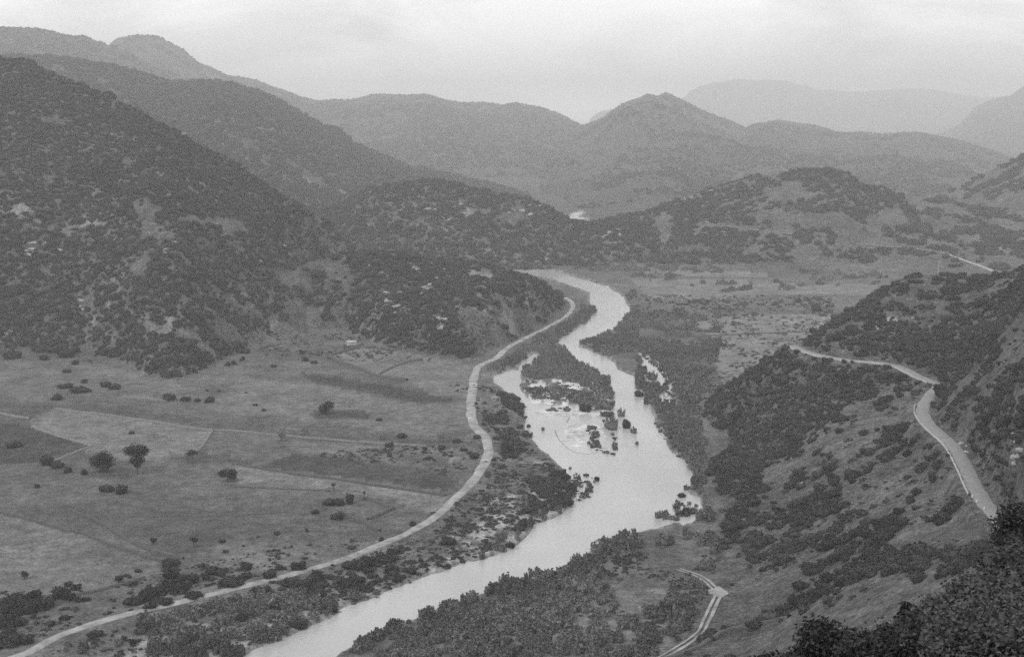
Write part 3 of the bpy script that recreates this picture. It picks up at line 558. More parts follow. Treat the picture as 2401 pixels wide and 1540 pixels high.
# ------------------------------------------------------------------ plant templates (leaf clumps spread through a volume)
def leaf_quads(cen, size, r, up=0.3, asp=1.0):
    n = len(cen); a = r.normal(size=(n, 3)); a[:, 2] *= .6; a /= np.linalg.norm(a, axis=1)[:, None]
    b_ = r.normal(size=(n, 3)); b_[:, 2] += up * 2; b_ -= a * (a * b_).sum(1)[:, None]; b_ /= np.linalg.norm(b_, axis=1)[:, None]
    s = (size * (0.6 + .8 * r.random(n)))[:, None]
    V = np.stack([cen - a * s, cen + b_ * s * asp * .55 - a * 0 , cen + a * s, cen - b_ * s * asp * .55], 1).reshape(-1, 3)
    return V, np.arange(4 * n).reshape(n, 4)
def ico(sub=2):
    import bmesh
    bm = bmesh.new(); bmesh.ops.create_icosphere(bm, subdivisions=sub, radius=1); V = np.array([v.co[:] for v in bm.verts]); f = np.array([[v.index for v in q.verts] for q in bm.faces]); bm.free(); return V, f
ICOV, ICOF = ico(2)
def blobs(r, lobes, core=.78, seed=0):
    Vs = []; Fs = []; o = 0
    for (c, rad) in lobes:
        v = ICOV.copy(); nse = 1 + .28 * (r.random(len(v)) - .5); v = v * nse[:, None] * np.array(rad) * core + np.array(c); v[:, 2] = np.maximum(v[:, 2], -.1)
        Vs.append(v); Fs.append(ICOF + o); o += len(v)
    return np.concatenate(Vs), np.concatenate(Fs)
def shell_points(r, lobes, n, inner=.7):
    per = max(1, n // len(lobes)); P_ = []
    for c, rad in lobes:
        d = r.normal(size=(per, 3)); d /= np.linalg.norm(d, axis=1)[:, None]; k = inner + (1.12 - inner) * r.random(per)
        P_.append(np.array(c) + d * np.array(rad) * k[:, None])
    P_ = np.concatenate(P_); return P_[P_[:, 2] > 0]
def join_tq(parts):
    """join (V, F) pairs of quads and triangles, triangles padded by splitting quads"""
    Vs = []; Fs = []; o = 0
    for V, f in parts:
        if f.shape[1] == 4: f = np.concatenate([f[:, [0, 1, 2]], f[:, [0, 2, 3]]])
        Vs.append(V); Fs.append(f + o); o += len(V)
    return np.concatenate(Vs), np.concatenate(Fs)
def shrub_mesh(name, r, m, nl=4, leaves=380, size=.13, tall=1.0, core=.78):
    lobes = [((0, 0, .45 * tall), (.8, .8, .62 * tall))]
    for i in range(nl):
        a = r.random() * 6.28; q = .35 + .35 * r.random(); s = .35 + .3 * r.random(); lobes.append(((math.cos(a) * q, math.sin(a) * q, (.3 + .45 * r.random()) * tall), (s, s, s * .9 * tall)))
    V, f = join_tq([blobs(r, lobes, core), leaf_quads(shell_points(r, lobes, leaves), size, r)])
    return mesh_np(name, V, f, m)
def feather_mesh(name, r, m, n=420):
    """a bush of upright plumes leaning outwards"""
    P_ = []; k = 9; lobes = []
    st = [(0, 0)] + [(math.cos(a) * q, math.sin(a) * q) for a, q in zip(r.random(k) * 6.28, .3 + .5 * r.random(k))]
    for sx, sy in st:
        h = (1.45 - .6 * (sx * sx + sy * sy)) * (.65 + .45 * r.random()); w_ = .2 + .16 * r.random()
        for i in range(n // len(st)):
            t = r.random() ** .8; a = r.random() * 6.28; q = w_ * (1.15 - t * .8) * math.sqrt(r.random()) * 1.25
            P_.append((sx * (.7 + .4 * t) + math.cos(a) * q, sy * (.7 + .4 * t) + math.sin(a) * q, h * t))
        lobes.append(((sx * .8, sy * .8, h * .38), (w_ * 1.25, w_ * 1.25, h * .5)))
    V, f = join_tq([blobs(r, lobes[:6], .75), leaf_quads(np.array(P_), .105, r, 1.0, 1.8)]); return mesh_np(name, V, f, m)
def tuft_mesh(name, r, m, n=26):
    P_ = np.stack([r.normal(size=n) * .45, r.normal(size=n) * .45, .15 + .45 * r.random(n)], 1); V, f = leaf_quads(P_, .4, r, 1.5, 1.2); v2, f2 = blobs(r, [((0, 0, .12), (.6, .6, .35))], .9)
    V, f = join_tq([(V, f), (v2, f2)]); return mesh_np(name, V, f, m)
def rock_mesh(name, r, m):
    v = ICOV * (1 + .5 * (r.random(len(ICOV)) - .5))[:, None] * np.array([1, .8, .65]); v[:, 2] += .15; return mesh_np(name, v, ICOF, m)
R_ = np.random.default_rng(3)
T_MAQ = [shrub_mesh('maquis_shrub', R_, M_MAQ) for _ in range(7)]
T_DARK = [shrub_mesh('dark_shrub', R_, M_OAK, 5, 420, .14) for _ in range(5)]
T_RIV = [feather_mesh('riverside_bush', R_, M_RIV) for _ in range(6)]
T_TUF = [tuft_mesh('grass_tuft', R_, M_TUF) for _ in range(4)]
T_ROCK = [rock_mesh('rock', R_, M_ROCK) for _ in range(4)]
def temp_coll(name, meshes):
    c = bpy.data.collections.new(name)
    for i, me in enumerate(meshes):
        o = bpy.data.objects.new(name + '_shape', me); c.objects.link(o)
    return c
def scatter_obj(name, meshes, pos, rad, hgt, label, cat):
    """one object of kind stuff: geometry-node copies of the templates on a point mesh"""
    coll = temp_coll(name, meshes); n = len(pos)
    me = bpy.data.meshes.new(name); me.vertices.add(n); me.vertices.foreach_set('co', np.asarray(pos, np.float32).ravel())
    a = me.attributes.new('size', 'FLOAT_VECTOR', 'POINT'); a.data.foreach_set('vector', np.stack([rad, rad, hgt], 1).astype(np.float32).ravel())
    a = me.attributes.new('turn', 'FLOAT', 'POINT'); a.data.foreach_set('value', (rng.random(n) * 6.283).astype(np.float32))
    a = me.attributes.new('pick', 'INT', 'POINT'); a.data.foreach_set('value', rng.integers(0, len(meshes), n).astype(np.int32))
    o = link(name, me); g = bpy.data.node_groups.new(name, 'GeometryNodeTree')
    g.interface.new_socket(name='Geometry', in_out='INPUT', socket_type='NodeSocketGeometry'); g.interface.new_socket(name='Geometry', in_out='OUTPUT', socket_type='NodeSocketGeometry')
    gi = N(g, 'NodeGroupInput'); go = N(g, 'NodeGroupOutput'); ip = N(g, 'GeometryNodeInstanceOnPoints'); ci = N(g, 'GeometryNodeCollectionInfo')
    ci.inputs['Collection'].default_value = coll; ci.inputs['Separate Children'].default_value = True; ci.inputs['Reset Children'].default_value = True
    def at(nm, ty):
        q = N(g, 'GeometryNodeInputNamedAttribute', data_type=ty); q.inputs['Name'].default_value = nm; return q.outputs['Attribute']
    cx = N(g, 'ShaderNodeCombineXYZ'); g.links.new(at('turn', 'FLOAT'), cx.inputs['Z'])
    er = N(g, 'FunctionNodeEulerToRotation'); g.links.new(cx.outputs[0], er.inputs[0])
    g.links.new(gi.outputs[0], ip.inputs['Points']); g.links.new(ci.outputs[0], ip.inputs['Instance']); ip.inputs['Pick Instance'].default_value = True
    g.links.new(at('pick', 'INT'), ip.inputs['Instance Index']); g.links.new(er.outputs[0], ip.inputs['Rotation']); g.links.new(at('size', 'FLOAT_VECTOR'), ip.inputs['Scale'])
    g.links.new(ip.outputs[0], go.inputs[0]); md = o.modifiers.new('scatter', 'NODES'); md.node_group = g
    tag(o, label, cat, None, 'stuff'); return o

# ------------------------------------------------------------------ scatter points
dU = U[1] - U[0]
cellarea = np.gradient(YR)[:, None] * GY * dU
inframe = (PX > -130) & (PX < 2530) & (PY < 1640) & vis
def sample(mask, r0, dens_extra, clump, rmin, rmax, thr=.0, wl=18):
    """cover fraction -> points; clumped by noise"""
    m = mask & inframe & (cover > 0.01)
    nz = fbm(GX / wl + clump, GY / wl * .8 + clump, 4, .55); t = sstep(-.10, .10, cover + (nz - .5) * 1.5 + (fbm(GX / (wl * 6) + clump, GY / (wl * 6), 3) - .5) * .8 - .5 + 0.04) 
    num = t * cellarea / (math.pi * r0 * r0) * dens_extra * m
    flat = num.ravel(); k = rng.poisson(np.minimum(flat, 50)); id_ = np.repeat(np.arange(len(flat)), k); rI, cI = np.divmod(id_, NU)
    n_ = len(id_); Yc = YR[rI] + (rng.random(n_) - .5) * np.gradient(YR)[rI]; Xc = (U[cI] + (rng.random(n_) - .5) * dU) * Yc
    r_ = np.clip(r0 * np.exp(rng.normal(size=n_) * .42), rmin, rmax)
    return np.stack([Xc, Yc, zat(Xc, Yc) - .15 * r_], 1), r_
def M_(*k): return np.isin(lab, [IL[q] for q in k])
groups = {}
groups['L'] = sample(M_('near_left_hill', 'low_left_spur'), 1.5, 1.3, 3, .8, 3.6, wl=16)
groups['K'] = sample(M_('valley_knoll'), 2.2, 1.1, 13, 1, 4.5, wl=22)
groups['E'] = sample(M_('right_middle_hill', 'right_grassy_slope'), 2.3, 1.1, 23, 1, 4.5, wl=24)
groups['S'] = sample(M_('second_left_hill'), 3.3, .9, 33, 1.5, 6, wl=40)
groups['F'] = sample(M_('high_left_ridge', 'rounded_summit', 'far_left_mountain', 'twin_peak_mountain', 'far_right_ridge'), 3.4, .35, 43, 1.6, 5, wl=80)
groups['R'] = sample(M_('near_right_hill'), 1.1, 1.2, 53, .5, 2.8, wl=9)
groups['M'] = sample(fl & (kindm == 0), 1.2, 1.1, 63, .7, 2.8, wl=12)
groups['V'] = sample(fl & (kindm == 1), 1.25, 1.15, 73, .5, 2.9, wl=10)
groups['T'] = sample(fl & (kindm == 2), .55, .8, 83, .3, 1.0, wl=3.0)
_cov, _k = cover, kindm
cover = np.zeros(Z.shape)
for p, v, m in [([(1130,1080),(1300,1090),(1340,1150),(1250,1230),(1150,1290),(1000,1345),(880,1400),(700,1470),(480,1545),(60,1545),(560,1390),(880,1290),(1000,1215),(1100,1140)], .56, fl),
    ([(1340,1290),(1660,1290),(1700,1400),(1620,1545),(1200,1545)], .55, fl), ([(0,1380),(200,1395),(400,1330),(700,1280),(900,1260),(560,1370),(250,1445),(0,1520)], .42, fl), ([(650,1070),(1000,1040),(1130,1060),(1090,1130),(900,1085)], .4, fl),
    ([(1225,890),(1350,900),(1392,920),(1400,962),(1245,945)], .5, fl), ([(1050,900),(1150,900),(1240,1010),(1300,1080),(1130,1080),(1110,960)], .42, fl), ([(1440,690),(1960,690),(1960,780),(1700,900),(1640,960),(1560,820),(1440,760)], .3, fl),
    ([(1640,1550),(1640,1250),(1950,1000),(2100,860),(2240,1000),(2401,1000),(2401,1330),(1900,1450)], .2, nr), ([(1880,800),(2401,640),(2401,1000),(2240,950),(2100,860)], .3, nr), ([(560,800),(800,640),(1300,700),(1240,790),(1000,850),(640,840)], .38, lh | fl)]:
    s_ = inpoly(PX, PY, p) & m & ~inpoly(PX, PY, [(1420,1372),(1500,1350),(1570,1365),(1580,1410),(1500,1440),(1430,1415)]) & ~inpoly(PX, PY, [(1530,1285),(1640,1278),(1660,1318),(1600,1345),(1500,1330)]); cover[s_] = v
cover[(sdw < 1) & fl] = 0; cover[Z < .05] = 0; world_clear(road_l, 3.0); world_clear(road_r, 3.5); world_clear(track, 2.5)
groups['T2'] = sample(cover > 0, .55, .30, 93, .25, 1.1, wl=3.2)
cover, kindm = _cov, _k
print('scatter', {k: len(v[1]) for k, v in groups.items()})
_x = (rng.random(2400) - .5) * 160; _y = rng.random(2400) * 160 - 45; _k = (np.abs(_x) > .40 * np.maximum(_y, 1) + 5) & (fbm(_x / 12, _y / 12, 3) > .44) & ((_y > 4) | (np.abs(_x) > 14)); _x, _y = _x[_k], _y[_k]
_r = .5 + 1.1 * rng.random(len(_x)); _p = np.stack([_x, _y, patch_z(_x, _y) - .1], 1); groups['R'] = (np.concatenate([groups['R'][0], _p]), np.concatenate([groups['R'][1], _r]))
def pixr(p, r_): return r_ / p[:, 1] * F
def take(key, n, cond=None):
    p, r_ = groups[key]; s = pixr(p, r_).copy(); px, py = project(p[:, 0], p[:, 1], p[:, 2])
    s[(px < 0) | (px > 2401) | (py < 0) | (py > 1535) | (p[:, 1] < 150)] = 0
    if cond is not None: s[~cond(px, py)] = 0
    k = np.argsort(-s)[:n]; k = k[s[k] > 0]; keep = np.ones(len(r_), bool); keep[k] = False
    res = (p[k], r_[k]); groups[key] = (p[keep], r_[keep]); return res
def place(name, me, p, rx, rz_, label, cat, group=None, turn=None):
    o = link(name, me, None, p); o.scale = (rx, rx, rz_); o.rotation_euler[2] = rng.random() * 6.28 if turn is None else turn
    return tag(o, label, cat, group)
ZONES = [('on the flooded peninsula', [(1200,800),(1345,800),(1450,900),(1450,970),(1200,960)]), ('between the road bend and the narrow channel', [(1080,840),(1260,760),(1400,700),(1400,770),(1250,880)]),
 ('on the right bank above the narrow channel', [(1340,830),(1480,690),(1700,690),(1700,900),(1600,850),(1480,860)]), ('under the steep wooded end of the right hill', [(1480,820),(1700,880),(1680,1120),(1600,1120)]),
 ('behind the widest reach of water', [(1590,1050),(1800,1050),(1950,1200),(1820,1300),(1600,1260)]), ('left of the pale turning place', [(1340,1300),(1680,1300),(1690,1400),(1600,1545),(1340,1545)]),
 ('on the near right river bank at the bottom', [(740,1560),(1000,1420),(1340,1310),(1340,1560)]), ('on the near left river bank at the bottom', [(0,1560),(560,1385),(1000,1260),(1000,1350),(570,1560)]),
 ('on the bank below the road bend', [(1000,1360),(1130,1060),(1360,1060),(1360,1200),(1000,1380)]), ('above the curving walled road', [(2401,500),(1850,800),(2100,850),(2230,900),(2250,1050),(2350,1180),(2401,1180)]),
 ('on the wooded face under the hill spur', [(1630,950),(1850,812),(2060,860),(2040,930),(1900,1050),(1800,1150),(1640,1150)]), ('on the slope just below the curving road', [(1950,1000),(2100,880),(2180,960),(2260,1090),(2340,1230),(2050,1190)]),
 ('on the lower grassy slope near the dark foreground', [(1640,1550),(1700,1380),(1950,1260),(2340,1230),(2401,1400),(1900,1550)]), ('on the folds above the turning place', [(1640,1400),(1650,1200),(1950,1030),(2060,1190),(1950,1300),(1750,1420)])]
def whereabouts(x, y):
    for nm, p in ZONES:
        if inpoly(np.array([float(x)]), np.array([float(y)]), p)[0]: return nm
    return 'in the far scrub' if y < 700 else ('near the left edge' if x < 500 else 'among the others')
def indiv(key, n, name, ms, hf, label, cat, group, cond=None):
    p, r_ = take(key, n, cond); px, py = project(p[:, 0], p[:, 1], p[:, 2])
    for i in range(len(r_)):
        sz = 'large' if r_[i] / p[i][1] * F > 22 else ('medium' if r_[i] / p[i][1] * F > 15 else 'small'); wh = whereabouts(px[i], py[i])
        place(name, ms[i % len(ms)], p[i], r_[i], r_[i] * hf * (.85 + .3 * rng.random()), f'{sz} {label} {wh}', cat, f'{sz} {group} {wh}')
indiv('R', 110, 'maquis_shrub', T_MAQ, .95, 'dark evergreen shrub', 'shrub', 'hillside shrubs')
indiv('L', 60, 'maquis_shrub', T_MAQ, .95, 'dark shrub low on the left hillside', 'shrub', 'left hillside shrubs')
indiv('M', 70, 'maquis_shrub', T_DARK, .95, 'low dark shrub', 'shrub', 'dark shrubs')
indiv('V', 200, 'riverside_bush', T_RIV, .95, 'soft grey feathery bush', 'bush', 'feathery bushes')
def dump(keys, name, ms, hf, label, cat):
    p = np.concatenate([groups[k][0] for k in keys]); r_ = np.concatenate([groups[k][1] for k in keys])
    scatter_obj(name, ms, p, r_, r_ * hf * (.8 + .4 * rng.random(len(r_))), label, cat)
dump(['L', 'K', 'E', 'S', 'F', 'R', 'M'], 'maquis_scrub', T_MAQ, .9, 'dense dark evergreen scrub covering the valley hillsides', 'scrub')
dump(['V'], 'riverside_thicket', T_RIV, .95, 'soft grey thicket of bushes on the flooded river banks', 'thicket')
dump(['T', 'T2'], 'low_tufts', T_TUF, .9, 'small dark tufts dotting the gravelly river flats', 'tufts')

def reed_field(polys, num, rmin, rmax, ms, name, label, hf=1.0):
    P_ = []
    for poly, k in zip(polys, num):
        x0, x1 = min(p[0] for p in poly), max(p[0] for p in poly); y0, y1 = min(p[1] for p in poly), max(p[1] for p in poly)
        q = rng.random((k * 3, 2)) * [x1 - x0, y1 - y0] + [x0, y0]; q = q[inpoly(q[:, 0], q[:, 1], poly)][:k]
        X, Y, _ = pixz(q[:, 0], q[:, 1], 0.0); P_.append(np.stack([X, Y, np.maximum(zat(X, Y), -.1)], 1))
    P_ = np.concatenate(P_); r_ = rmin + (rmax - rmin) * rng.random(len(P_)) ** 2; scatter_obj(name, ms, P_, r_, r_ * hf, label, 'reeds')
reed_field([[(1500,825),(1530,830),(1560,850),(1582,885),(1570,905),(1545,870),(1520,850)], [(1378,1000),(1400,1005),(1412,1060),(1440,1062),(1436,1030),(1420,1000),(1450,1035),(1440,1066),(1400,1060),(1375,1040)], [(1290,958),(1340,955),(1335,966),(1270,964)],
   [(1330,1105),(1400,1120),(1390,1160),(1350,1180),(1340,1140)], [(1225,915),(1250,936),(1400,955),(1420,935),(1390,925),(1300,910)], [(1590,1175),(1640,1190),(1620,1212),(1570,1225),(1540,1222)], [(1530,960),(1610,1075),(1590,1075),(1540,1010)],
   [(1560,900),(1585,925),(1575,960),(1550,955)]], [240, 110, 30, 60, 420, 60, 60, 60], .35, 1.3, T_RIV + T_TUF, 'reeds', 'scattered reeds and drowned shrub tops poking out of the shallow floodwater')
# ------------------------------------------------------------------ shrubs and trees picked out one by one in the fields
SH = [ # centre x, base y, width, height (sheet px), where
 (28,1050,39,17),(105,1090,36,28),(133,1098,34,22),(155,1109,26,14),(196,1113,18,15),(307,1018,15,10),(245,908,30,17),(268,913,34,18),(187,922,48,16),(150,911,40,12),(132,938,31,16),(196,899,17,14),(155,874,21,12),(174,855,17,14),
 (212,849,9,7),(394,939,36,19),(431,941,28,14),(463,942,17,11),(488,944,28,15),(485,917,8,6),(513,918,8,6),(577,922,8,5),(599,951,12,7),(619,964,12,7),(642,862,14,9),(716,847,19,12),(737,853,19,11),(571,829,26,15),(567,846,15,12),
 (547,855,15,12),(533,858,16,12),(706,831,15,14),(24,842,45,27),(103,844,29,14),(152,839,45,25),(888,987,17,8),(914,1048,24,14),(940,1027,27,14),(1034,1055,22,13),(996,1056,12,10),(1070,1038,22,11),(1087,1058,19,10),(1119,1029,20,13),
 (1114,1075,34,17),(1116,949,10,7),(1138,966,12,8),(1134,997,13,10),(1164,1031,17,14),(1180,1030,17,12),(1188,1064,33,29),(1205,1076,9,11),(1159,1081,14,10),(250,1153,36,22),(280,1158,38,22),(86,1144,16,12),(737,1205,21,12),(792,1219,38,20),
 (647,1254,18,12),(720,1246,10,10),(519,1272,18,9),(604,1260,9,6),(529,1296,16,9),(569,1281,9,6),(400,1330,50,22),(398,1359,50,32),(440,1370,53,28),(504,1343,21,13),(537,1379,60,32),(569,1358,40,15),(631,1358,39,25),(654,1336,21,15),
 (702,1337,42,26),(450,1404,46,21),(348,1429,35,21),(385,1421,42,21),(299,1418,32,18),(100,1431,52,34),(150,1453,28,16),(117,1468,25,14),(335,1483,41,26),(454,1510,39,25),(410,1522,27,14),(219,1494,42,19),(58,1510,42,25),(310,1515,18,21),
 (645,1429,39,26),(569,1457,35,28),(825,1287,25,10),(893,1268,15,10),(967,1233,18,13),(1053,1277,42,21),(986,1317,14,12),(1246,1134,28,14),(818,1182,26,28),(795,1186,30,20),(770,1185,36,18),
 (2108,1207,32,22),(2150,1160,26,22),(2127,1070,22,20),(1949,1121,21,16),(2074,1245,58,32),(2035,1260,40,24),(2120,1329,44,30),(2155,1322,42,28),(2090,1336,30,14),(2230,1308,50,17),(1878,1385,46,26),(1944,1364,44,28),(1871,1423,42,29),(1915,1406,30,23),
 (1940,1395,26,18),(1975,1375,34,22),(2005,1360,30,20),(1918,731,29,20),(1873,709,15,12),(2307,718,42,26),(2283,669,28,22),(2235,665,30,22),(2205,660,34,16),(2150,664,40,10),(2120,672,30,12),(2215,895,30,20),(2370,990,26,24),(2208,930,38,38),(2192,955,22,16),(2300,940,30,14),
 (272,648,26,12),(740,655,42,30),(770,722,30,22)]
ISL = [(1373,966,33,24),(1414,963,56,27),(1414,938,50,24),(1425,978,38,12),(1457,977,21,20),(1433,1008,44,31),(1468,1004,22,27),(1486,1016,20,17),(1494,1043,12,10),(1508,872,19,17),(1530,891,31,20),(1273,1009,10,9),(1239,1002,10,11),(1244,1023,12,12),
 (1358,1125,14,13),(1400,1128,13,14),(1366,1168,20,9),(1322,1117,23,19),(1500,930,22,16),(1520,948,26,16),(1550,960,30,18),(1560,905,14,12),(1337,1100,8,8),(1386,1142,6,12),(1344,1150,10,20),
 (1126,1312,30,22),(1214,1270,22,28),(1195,1286,24,22),(1172,1296,34,20),(1239,1241,20,20),(1048,1333,22,13),(1330,1180,20,24),(1310,1205,24,20),(1338,1160,18,26),(1270,1220,30,14),(735,1458,34,30),(700,1475,40,28),(650,1492,44,32),(610,1512,50,26),(775,1440,30,22),
 (832,1410,30,18),(880,1396,26,16),(1600,1166,20,14),(1612,1150,18,14),(1630,1128,20,18),(1595,1210,22,14),(1545,1215,22,18),(1562,1212,16,16),(1610,1205,24,20)]
def unused_(): pass
def wheres(x, y):
    if x > 1600: return 'grassy right hillside' if y > 760 else 'crest of the right hillside'
    if y < 870: return 'foot of the left hillside'
    if x > 1090: return 'ground between the dirt road and the flooded river'
    if y > 1320: return 'rough strip beside the dirt road'
    if x > 600: return 'fields left of the dirt road bend'
    return 'open fields of the valley floor'
def sizew(wd): return 'broad' if wd > 38 else ('medium' if wd > 20 else 'small')
MARKS = [(241,1080,'the large rounded oak'),(322,1075,'the tallest oak'),(534,1112,'the umbrella shaped oak'),(451,1065,'the thin flat crowned tree'),(659,1018,'the hazy wall tree'),(766,955,'the double crowned tree'),
 (825,807,'the white hut'),(1140,1055,'the dirt road bend'),(57,1345,'the lower left small tree'),(454,1268,'the round crowned small tree'),(806,1190,'the small walled plot'),(200,958,'the long pale wall'),(400,870,'the left hill foot'),(100,850,'the left hill edge'),
 (600,850,'the footpath end'),(478,1325,'the sparse roadside tree'),(150,1490,'the lowest dirt road'),(500,1400,'the lower left road stretch'),(850,1300,'the straight road stretch'),(1060,1290,'the gravel river bank'),(1110,900,'the upper dirt road'),
 (2199,630,'the tall pole'),(2190,905,'the sharp road corner'),(2280,1166,'the white marker stones'),(1681,1388,'the pale turning place'),(2250,1080,'the long parapet wall'),(1860,810,'the road spur end'),(2000,1250,'the mid slope scrub fold'),(2130,1330,'the dry grass slope'),(1930,1400,'the hedge above the foreground'),
 (1340,930,'the peninsula tip'),(1400,1040,'the shallow mud bars'),(1530,880,'the flooded side patch'),(1350,1140,'the drowned reeds'),(1600,1190,'the right shore notch'),(1215,1270,'the gravel bank point'),(650,1500,'the lower left river shore'),(860,1410,'the mid river shore'),(1250,1000,'the left lake shore')]
LAND = []
for x, y, wd, hg in SH + ISL:
    k = min(range(len(MARKS)), key=lambda q: (MARKS[q][0] - x) ** 2 + 3 * (MARKS[q][1] - y) ** 2); mx_, my_, mn = MARKS[k]
    dr = ('left of' if x < mx_ else 'right of') if abs(x - mx_) > 1.3 * abs(y - my_) else ('beyond' if y < my_ else 'in front of'); LAND.append((dr, mn, math.hypot(x - mx_, y - my_)))
ORD = ['nearest', 'second nearest', 'third nearest', 'fourth nearest', 'fifth nearest', 'sixth nearest', 'seventh nearest', 'eighth nearest', 'ninth nearest', 'tenth nearest'] + ['farthest'] * 40
def own_label(i_, what):
    dr, mn, dd = LAND[i_]; same = sorted(q for q in range(len(LAND)) if LAND[q][:2] == (dr, mn) and (q < len(SH)) == (i_ < len(SH))); same.sort(key=lambda q: LAND[q][2])
    return f'{what} {dr} {mn}' + (f', {ORD[same.index(i_)]} to it' if len(same) > 1 else '')
for i, (x, y, wd, hg) in enumerate(SH):
    p = hit(x, y)
    if p is None: continue
    if p[1] > 900 and y > 700: pass
    s = p[1] / F; wh = wheres(x, y)
    place('shrub', T_DARK[i % 5], (p[0], p[1] + wd * s * .3, zat(p[0], p[1]) - .1), wd * s * .52, hg * s * .72, own_label(i, f'{sizew(wd)} dark round shrub'), 'shrub', f'lone shrubs on the {wh}')
for i, (x, y, wd, hg) in enumerate(ISL):
    X, Y, z_ = pixz(x, y, 0.0); s = Y / F; wh = 'standing in the floodwater' if inpoly(np.array([float(x)]), np.array([float(y)]), RIVER)[0] else 'at the edge of the floodwater'
    place('flooded_bush', T_RIV[i % 6] if i % 3 else T_DARK[i % 5], (X, Y + wd * s * .3, -.15), wd * s * .53, hg * s * .75, own_label(len(SH) + i, f'{sizew(wd)} bush by the water'), 'bush', f'bushes {wh}')

def tube(pts, rads, k=7):
    pts = np.array(pts, float); V = []; 
    for i, (p, r_) in enumerate(zip(pts, rads)):
        d = pts[min(i + 1, len(pts) - 1)] - pts[max(i - 1, 0)]; d /= np.linalg.norm(d); a = np.cross(d, (0.3, 1, .2)); a /= np.linalg.norm(a); b_ = np.cross(d, a)
        for j in range(k): q = 2 * math.pi * j / k; V.append(p + r_ * (math.cos(q) * a + math.sin(q) * b_))
    n = len(pts); f = [(i * k + j, i * k + (j + 1) % k, (i + 1) * k + (j + 1) % k, (i + 1) * k + j) for i in range(n - 1) for j in range(k)]
    return np.array(V), np.array(f)
def tree(x, y, wd, hg, label, lobes, trunk=.3, leaves=1500, size=.32, m=M_OAK, core=.6, nm='oak_tree', name='tree'):
    p = hit(x, y); s = p[1] / F; W, H = wd * s, hg * s * 1.02
    root = bpy.data.objects.new(nm, None); C.objects.link(root); root.location = (p[0], p[1], zat(p[0], p[1]) - .1); tag(root, label, 'tree')
    r = np.random.default_rng(int(x * 7 + y)); parts = []; tw = max(.14, W * .035)
    top = np.array([0, 0, H * trunk]); parts.append(tube([(0, 0, 0), (.1 * tw, .3 * tw, H * trunk * .5), top], [tw * 1.5, tw, tw * .8]))
    L = [((cx * W, cy * W, cz_ * H), (rx * W, rx * W, rz2 * H)) for cx, cy, cz_, rx, rz2 in lobes]
    for c, rad in L: c = np.array(c); mid = (top + c) / 2 + r.normal(size=3) * W * .03; parts.append(tube([top * .9, mid, c + np.array([0, 0, rad[2] * .3])], [tw * .6, tw * .35, tw * .12], 5))
    V, f = join_tq(parts); link('trunk', mesh_np('trunk', V, f, M_BARK, smooth_=True), root)
    prt = [leaf_quads(shell_points(r, L, leaves, .35), size, r)]
    if core: prt.append(blobs(r, L, core))
    V, f = join_tq(prt); link('crown', mesh_np('crown', V, f, m), root); return root
RND = [(0,0,.62,.42,.32),(.18,.1,.5,.32,.28),(-.2,-.1,.5,.33,.28),(.02,-.15,.74,.3,.22),(-.1,.15,.35,.38,.22),(.15,-.1,.32,.36,.2)]
tree(241,1105,58,53,'large rounded oak with foliage reaching the ground in the pale pasture', RND, .2, 2600, .34)
tree(322,1110,60,76,'tallest oak in the fields, wide crown above a narrower lower tier', [(0,0,.8,.4,.17),(.24,.1,.72,.28,.15),(-.24,-.05,.74,.28,.14),(.0,.1,.62,.36,.14),(.08,0,.42,.24,.13),(-.1,.05,.4,.22,.1),(.02,0,.3,.14,.1)], .18, 2600, .34)
tree(534,1128,43,31,'squat umbrella shaped oak standing alone in the middle field', [(0,0,.66,.42,.3),(.22,.1,.62,.3,.28),(-.24,0,.62,.28,.26),(.3,-.05,.36,.2,.16)], .3, 1900, .3)
tree(451,1086,30,36,'thin small tree with flat sparse crown at the corner of the pasture wall', [(0,0,.78,.3,.15),(.25,0,.74,.22,.12),(-.22,0,.66,.22,.12)], .5, 420, .3, M_MAQ, 0)
tree(659,1034,30,31,'hazy leafless looking tree on the field wall', [(0,0,.68,.4,.28),(.1,0,.45,.3,.2)], .25, 380, .26, M_RIV, 0, 'bare_tree')
tree(715,1022,26,24,'faint small tree right of the tree on the field wall', [(0,0,.62,.45,.3)], .25, 260, .26, M_RIV, 0, 'bare_tree')
tree(782,1152,13,22,'slender small tree just above the shrub ring in the middle field', [(0,0,.8,.42,.18)], .65, 150, .2, M_MAQ, 0, 'small_tree')
tree(854,1172,12,24,'slender pole like tree at the corner of the small walled plot', [(0,0,.8,.35,.18)], .65, 90, .18, M_MAQ, 0, 'small_tree')
tree(454,1282,24,27,'small tree with round crown on a thin trunk beside the large dark shrubs', [(0,0,.74,.42,.22),(.2,0,.66,.3,.16)], .5, 330, .24, M_MAQ, 0, 'small_tree')
tree(360,1276,20,19,'small bushy tree left of the round crowned one, on the field bank', [(0,0,.6,.42,.35)], .3, 260, .24, M_MAQ, 0, 'small_tree')
tree(57,1356,24,22,'small open crowned tree in the smooth pasture at lower left', [(0,0,.62,.42,.32),(.15,0,.45,.3,.2)], .3, 330, .22, M_MAQ, 0, 'small_tree')
tree(478,1333,18,16,'small sparse tree above the dark shrubs near the dirt road', [(0,0,.6,.42,.32)], .3, 200, .22, M_MAQ, 0, 'small_tree')
tree(281,1119,18,30,'small bare tree between the two large oaks', [(0,0,.7,.42,.25)], .45, 60, .2, M_RIV, 0, 'bare_tree')
tree(766,970,38,33,'dark double crowned tree standing on the dark strip below the hill', [(.15,0,.62,.34,.34),(-.2,0,.4,.32,.34)], .2, 1300, .34)
tree(1034,1036,24,20,'small thinly leaved tree beside the dirt road bend', [(0,0,.65,.42,.3)], .35, 240, .26, M_RIV, 0, 'bare_tree')
